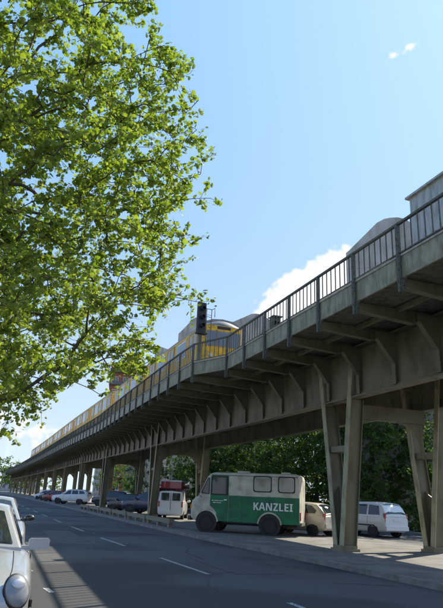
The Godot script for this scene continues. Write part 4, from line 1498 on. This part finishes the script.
func kanzlei_van() -> void:
	var fr := Vector3(9.08, 0, -26.96)
	var re := Vector3(11.62, 0, -25.21)
	var d := (re - fr).normalized()
	# near side wheels stand on these points; the origin lies at the middle of the front
	var left := Vector3(-d.z, 0, d.x)
	var o := fr - d * 0.78 - left * 0.98
	var v := thing("box_van", "old cream and green box van lettered KANZLEI parked under the viaduct", "van", Vector3(o.x, 0.12, o.z), atan2(-d.z, d.x))
	var prof := [Vector2(0.10, 0.52), Vector2(0.0, 0.62), Vector2(-0.02, 1.0), Vector2(0.03, 1.32), Vector2(0.20, 1.50), Vector2(0.34, 1.56), Vector2(0.76, 2.44), Vector2(0.88, 2.56), Vector2(1.1, 2.63), Vector2(4.85, 2.65), Vector2(5.0, 2.58), Vector2(5.05, 2.42), Vector2(5.05, 0.55), Vector2(4.98, 0.50)]
	var b := MB.new()
	var rings := [[-1.02, 1.0], [-0.985, 0.5], [-0.90, 0.0], [0.90, 0.0], [0.985, 0.5], [1.02, 1.0]]
	var R := []
	for q in rings:
		var r := []
		for p: Vector2 in prof:
			var k: float = q[1] * q[1]
			r.append(Vector3(p.x + (0.10 if p.x < 0.5 else (-0.05 if p.x > 4.9 else 0.0)) * k, p.y - (0.13 * k if p.y > 2.4 else 0.0), q[0]))
		R.append(r)
	for i in R.size() - 1:
		for j in prof.size():
			var l := (j + 1) % prof.size()
			var m: Vector3 = (R[i][j] + R[i + 1][l]) * 0.5
			b.quad(R[i][j], R[i][l], R[i + 1][l], R[i + 1][j], Vector3(0, m.y - 1.5, m.z * 0.8) if m.x > 0.9 and m.x < 4.9 else m - Vector3(2.5, 1.5, 0))
	for s in [0, 5]:
		var pts := PackedVector2Array()
		for p: Vector3 in R[s]:
			pts.append(Vector2(p.x, p.y))
		var idx := Geometry2D.triangulate_polygon(pts)
		for i in range(0, idx.size(), 3):
			b.tri(R[s][idx[i]], R[s][idx[i + 1]], R[s][idx[i + 2]], Vector3(0, 0, R[s][0].z))
	put(v, "body", b, M.van_cream)
	for s in [-1.0, 1.0]:
		var zf: float = s * 1.02
		# green lower half, cut round the rear wheel
		var pts := PackedVector2Array([Vector2(1.80, 0.50)])
		for p in arc(3.70, 0.42, 0.55, PI - 0.14, 0.14, 12):
			pts.append(p)
		pts.append_array(PackedVector2Array([Vector2(5.03, 0.50), Vector2(5.03, 1.62), Vector2(1.80, 1.62)]))
		b = MB.new()
		b.prism(pts, Vector3(0, 0, zf), Vector3.RIGHT, Vector3.UP, Vector3(0, 0, s * 0.008))
		put(v, "green_panel", b, M.van_green)
		# cab door, green to the roof
		pts = PackedVector2Array([Vector2(1.28, 0.50), Vector2(1.78, 0.50), Vector2(1.78, 2.50), Vector2(0.98, 2.50), Vector2(0.93, 2.36), Vector2(0.93, 1.14), Vector2(1.08, 1.05), Vector2(1.24, 0.85)])
		b = MB.new()
		b.prism(pts, Vector3(0, 0, zf), Vector3.RIGHT, Vector3.UP, Vector3(0, 0, s * 0.022))
		var door := put(v, "cab_door", b, M.van_green)
		b = MB.new()
		b.box(Vector3(1.36, 2.04, zf + s * 0.022), Vector3(0.70, 0.74, 0.012))
		put(door, "door_window", b, M.dark_glass)
		b = MB.new()
		for e in [[1.36, 2.43, 0.78, 0.05], [1.36, 1.65, 0.78, 0.05], [0.985, 2.04, 0.05, 0.74], [1.735, 2.04, 0.05, 0.74]]:
			b.box(Vector3(e[0], e[1], zf + s * 0.026), Vector3(e[2], e[3], 0.02))
		put(door, "window_frame", b, M.black_part)
		b = MB.new()
		b.box(Vector3(1.66, 1.42, zf + s * 0.04), Vector3(0.14, 0.035, 0.03))
		put(door, "handle", b, M.chrome)
		if s > 0:
			# two rows of small print, too small to read
			b = MB.new()
			for row in [[1.00, 0.10, 0.07, 0.13, 0.05, 0.12, 0.08], [1.06, 0.14, 0.06, 0.11, 0.09]]:
				var px: float = row[0]
				for k in range(1, row.size()):
					b.box(Vector3(px + row[k] * 0.5, 1.38 if row.size() > 5 else 1.29, zf + 0.0235), Vector3(row[k] - 0.022, 0.036, 0.003))
					px += row[k]
			put(door, "small_print", b, M.plate_white)
		# quarter light in front of the door
		pts = PackedVector2Array([Vector2(0.50, 1.70), Vector2(0.86, 1.66), Vector2(0.86, 2.36), Vector2(0.80, 2.36)])
		b = MB.new()
		b.prism(pts, Vector3(0, 0, zf), Vector3.RIGHT, Vector3.UP, Vector3(0, 0, s * 0.01))
		put(v, "quarter_light", b, M.dark_glass)
		b = MB.new()
		for k in 4:
			var p := pts[k]
			var q := pts[(k + 1) % 4]
			b.bar(Vector3(p.x, p.y, zf + s * 0.01), Vector3(q.x, q.y, zf + s * 0.01), 0.035, 0.03, Vector3(0, 0, s))
		put(v, "quarter_frame", b, M.black_part)
		# two rear side windows with rounded rubber frames
		for x in [3.36, 4.46]:
			var ww: float = 0.76 if x < 4.0 else 0.68
			for k in 2:
				var hw: float = ww * 0.5 + (0.045 if k == 0 else 0.0)
				var hh: float = 0.31 + (0.045 if k == 0 else 0.0)
				var rp := PackedVector2Array()
				for q in [[1, 1, 0.0], [-1, 1, PI / 2], [-1, -1, PI], [1, -1, 3 * PI / 2]]:
					for p in arc(x + q[0] * (hw - 0.1), 2.17 + q[1] * (hh - 0.1), 0.1, q[2], q[2] + PI / 2, 4):
						rp.append(p)
				b = MB.new()
				b.prism(rp, Vector3(0, 0, zf), Vector3.RIGHT, Vector3.UP, Vector3(0, 0, s * (0.014 if k == 0 else 0.02)))
				put(v, "window_rubber" if k == 0 else "side_window", b, M.black_part if k == 0 else M.van_window)
		# wheel arches
		for x in [0.78, 3.70]:
			b = MB.new()
			var ring := PackedVector2Array()
			for p in arc(x, 0.42, 0.56, PI - 0.1, 0.1, 14):
				ring.append(p)
			for p in arc(x, 0.42, 0.50, 0.1, PI - 0.1, 14):
				ring.append(p)
			b.prism(ring, Vector3(0, 0, zf), Vector3.RIGHT, Vector3.UP, Vector3(0, 0, s * 0.035))
			put(v, "wheel_arch", b, M.van_cream)
			b = MB.new()
			b.lathe([Vector2(0, 0.004), Vector2(0.5, 0.004), Vector2(0.5, -0.1)], Vector3(x, 0.44, zf), Vector3(0, 0, s), 24)
			put(v, "wheel_well", b, M.black_part)
			wheel(v, Vector3(x, 0.40, s * 1.0), 0.40, s, "steel_dark")
		block(v, "rain_gutter", M.black_part, Vector3(2.95, 2.50, zf + s * 0.004), Vector3(4.0, 0.018, 0.02))
		for x in [2.42, 3.86]:
			block(v, "panel_seam", M.black_part, Vector3(x, 1.0 if x < 3.0 else 1.35, zf + s * 0.006), Vector3(0.008, 1.0 if x < 3.0 else 0.5, 0.008))
		block(v, "filler_cap", M.van_green, Vector3(2.1, 0.85, zf + s * 0.014), Vector3(0.2, 0.2, 0.012))
		block(v, "sill_rail", M.black_part, Vector3(2.45, 0.475, zf - s * 0.03), Vector3(1.9, 0.05, 0.05))
		block(v, "belt_moulding", M.van_cream, Vector3(3.42, 1.635, zf + s * 0.008), Vector3(3.2, 0.03, 0.02))
		b = MB.new()
		b.box(Vector3(0.42, 1.86, s * 1.22), Vector3(0.05, 0.36, 0.2))
		b.tube([Vector3(0.62, 2.2, s * 1.0), Vector3(0.44, 2.15, s * 1.2), Vector3(0.44, 1.6, s * 1.2), Vector3(0.5, 1.5, s * 1.02)], [0.014, 0.014, 0.014, 0.014], 6)
		put(v, "wing_mirror", b, M.black_part)
		b = MB.new()
		b.lathe([Vector2(0, 0.05), Vector2(0.08, 0.04), Vector2(0.12, 0.0), Vector2(0.12, -0.05)], Vector3(-0.01, 0.92, s * 0.70), Vector3.LEFT, 16)
		put(v, "headlight", b, M.lamp_glass)
		block(v, "indicator", M.amber_lamp, Vector3(0.05, 1.08, s * 0.985), Vector3(0.12, 0.16, 0.06))
		block(v, "tail_light", M.red_lamp, Vector3(5.06, 0.85, s * 0.88), Vector3(0.05, 0.34, 0.14))
	b = MB.new()
	b.box(Vector3(-0.06, 0.58, 0), Vector3(0.12, 0.2, 2.02))
	b.box(Vector3(5.08, 0.52, 0), Vector3(0.1, 0.14, 1.95))
	put(v, "bumpers", b, M.steel_dark)
	b = MB.new()
	b.prism(PackedVector2Array([Vector2(-0.86, 0.06), Vector2(0.86, 0.06), Vector2(0.80, 0.94), Vector2(-0.80, 0.94)]), Vector3(0.335, 1.56, 0), Vector3.BACK, Vector3(0.44, 0.94, 0), Vector3(-0.02, 0.01, 0))
	put(v, "windscreen", b, M.dark_glass)
	block(v, "grille", M.black_part, Vector3(-0.02, 1.08, 0), Vector3(0.03, 0.36, 1.0))
	# roof vents
	for q in [[2.3, 0.5], [4.3, 0.36]]:
		block(v, "roof_vent", M.van_cream, Vector3(q[0], 2.69, 0.2), Vector3(q[1], 0.09, 0.5))
	b = MB.new()
	b.box(Vector3(2.5, 0.42, 0), Vector3(4.4, 0.14, 1.1))
	put(v, "chassis", b, M.black_part)
	var tm := TextMesh.new()
	tm.text = "KANZLEI"
	tm.font = bold()
	tm.font_size = 64
	tm.pixel_size = 0.0070
	tm.depth = 0.006
	tm.curve_step = 2.0
	piece(v, "lettering", tm, M.white_paint, Transform3D(Basis.IDENTITY, Vector3(3.84, 1.20, 1.034)))

func arc(cx: float, cy: float, r: float, a0: float, a1: float, n: int) -> Array:
	var res := []
	for k in n + 1:
		var a := lerpf(a0, a1, float(k) / n)
		res.append(Vector2(cx + r * cos(a), cy + r * sin(a)))
	return res

func bold() -> Font:
	if not shared.has("font"):
		var f := SystemFont.new()
		f.font_names = PackedStringArray(["Droid Sans"])
		f.font_weight = 700
		shared["font"] = f
	return shared["font"]

func delivery_van() -> void:
	var sp := {
		"hw": 0.86, "belt": 1.08, "wheel": 0.30, "axles": [0.75, 3.3], "mirror": Vector3(1.2, 1.15, 0.98), "doors": [1.35, 2.2], "handles": [2.05], "plate_y": 0.78,
		"body": [[0.0, 0.56, 0.34, 0.60, 0.66], [0.1, 0.74, 0.26, 0.78, 0.84], [0.6, 0.84, 0.22, 0.94, 1.0], [1.1, 0.86, 0.22, 1.06, 1.1], [2.5, 0.86, 0.22, 1.08, 1.1], [3.9, 0.86, 0.24, 1.08, 1.1], [4.02, 0.84, 0.30, 1.06, 1.08]],
		"cabin": [[0.85, 0.76, 1.06, 0.76, 1.08], [1.55, 0.82, 1.08, 0.68, 1.70], [2.1, 0.83, 1.08, 0.72, 1.82], [3.85, 0.84, 1.08, 0.74, 1.80], [4.03, 0.84, 1.08, 0.74, 1.74]],
		"panes": [[[1.2, 0.08], [1.65, 0.78], [2.1, 0.8], [2.1, 0.08]]],
		"tail": Vector3(4.0, 0.95, 0.78), "tail_size": Vector3(0.1, 0.34, 0.1), "lamp": Vector3(0.14, 0.7, 0.6), "lamp_size": Vector3(0.14, 0.1, 0.15)}
	var c := car("delivery_van", "small white delivery van with two rear door windows parked behind a column", "van", Vector3(12.35, 0.12, -43.6), 22.0, "car_white", sp)
	for s in [-1.0, 1.0]:
		block(c, "door_window", M.dark_glass, Vector3(4.06, 1.42, s * 0.37), Vector3(0.03, 0.48, 0.52), Basis(Vector3.BACK, 0.1))
	block(c, "door_gap", M.black_part, Vector3(4.045, 1.05, 0), Vector3(0.02, 1.3, 0.02))

func red_truck() -> void:
	var t := thing("box_truck", "red box truck with white lettering behind the small white delivery van", "truck", Vector3(17.6, 0.0, -66.5), deg_to_rad(62))
	# box along +x behind the cab
	var b := MB.new()
	b.box(Vector3(4.3, 2.0, 0), Vector3(4.8, 2.3, 2.4))
	put(t, "cargo_box", b, M.truck_red)
	block(t, "roof_edge", M.car_white, Vector3(4.3, 3.2, 0), Vector3(4.84, 0.16, 2.44))
	b = MB.new()
	b.prism(PackedVector2Array([Vector2(0, 0.5), Vector2(1.75, 0.5), Vector2(1.75, 2.4), Vector2(0.5, 2.4), Vector2(0.1, 1.5), Vector2(0, 1.3)]), Vector3(0, 0, -1.1), Vector3.RIGHT, Vector3.UP, Vector3(0, 0, 2.2))
	put(t, "cab", b, M.truck_red)
	block(t, "windscreen", M.dark_glass, Vector3(0.28, 1.95, 0), Vector3(0.03, 0.8, 1.9), Basis(Vector3.BACK, -0.42))
	b = MB.new()
	b.box(Vector3(3.4, 0.68, 0), Vector3(6.4, 0.2, 0.9))
	put(t, "chassis", b, M.black_part)
	for s in [-1.0, 1.0]:
		block(t, "side_window", M.dark_glass, Vector3(1.05, 1.9, s * 1.105), Vector3(0.8, 0.6, 0.02))
		for x in [0.9, 5.2]:
			wheel(t, Vector3(x, 0.42, s * 1.12), 0.42, s, "alloy")
		var tm := TextMesh.new()
		tm.text = "ROSE"
		tm.font = bold()
		tm.font_size = 64
		tm.pixel_size = 0.014
		tm.depth = 0.01
		tm.curve_step = 2.0
		piece(t, "lettering", tm, M.white_paint, Transform3D(Basis(Vector3.UP, 0.0 if s > 0 else PI), Vector3(4.3, 2.0, s * 1.212)))
	b = MB.new()
	b.box(Vector3(6.715, 1.7, 0), Vector3(0.02, 1.6, 2.0))
	put(t, "tail_door", b, M.truck_red)

# ---------------------------------------------------------------- small things on the street
func street_things() -> void:
	# low timber barriers along the kerb
	var names := ["nearest low timber barrier along the kerb, its end beside the green and cream van", "second low timber barrier along the kerb from the van", "third low timber barrier along the kerb from the van", "fourth low timber barrier along the kerb from the van", "fifth low timber barrier along the kerb from the van", "sixth low timber barrier along the kerb from the van"]
	var z := -29.6
	for i in 6:
		var w := z - 4.3
		var a := Vector3(kx(z) + 0.55, 0.12, z)
		var b := Vector3(kx(w) + 0.55, 0.12, w)
		var t := thing("timber_barrier", names[i], "barrier", a, 0.0, "barriers along the kerb")
		var d := b - a
		beam(t, "rail", M.timber, Vector3(0, 0.30, 0), d + Vector3(0, 0.30, 0), 0.26, 0.2)
		for u in [0.06, 0.5, 0.94]:
			block(t, "post", M.timber, d * u + Vector3(0, 0.10, 0), Vector3(0.2, 0.2, 0.3))
		z = w - 0.35
	# slender lamp post behind the van
	var l := thing("street_lamp", "slender grey lamp post rising behind the green and cream van", "street lamp", Vector3(24.1, 0.13, -57.0))
	var m := MB.new()
	m.tube([Vector3.ZERO, Vector3(0, 1.0, 0), Vector3(0, 7.2, 0)], [0.11, 0.08, 0.05], 10)
	m.tube([Vector3(0, 7.2, 0), Vector3(-0.2, 7.6, 0), Vector3(-0.9, 7.8, 0)], [0.05, 0.04, 0.035], 8)
	put(l, "post", m, M.alloy)
	m = MB.new()
	m.ball(Vector3(-1.15, 7.8, 0), Vector3(0.4, 0.09, 0.15))
	put(l, "lamp_head", m, M.alloy)
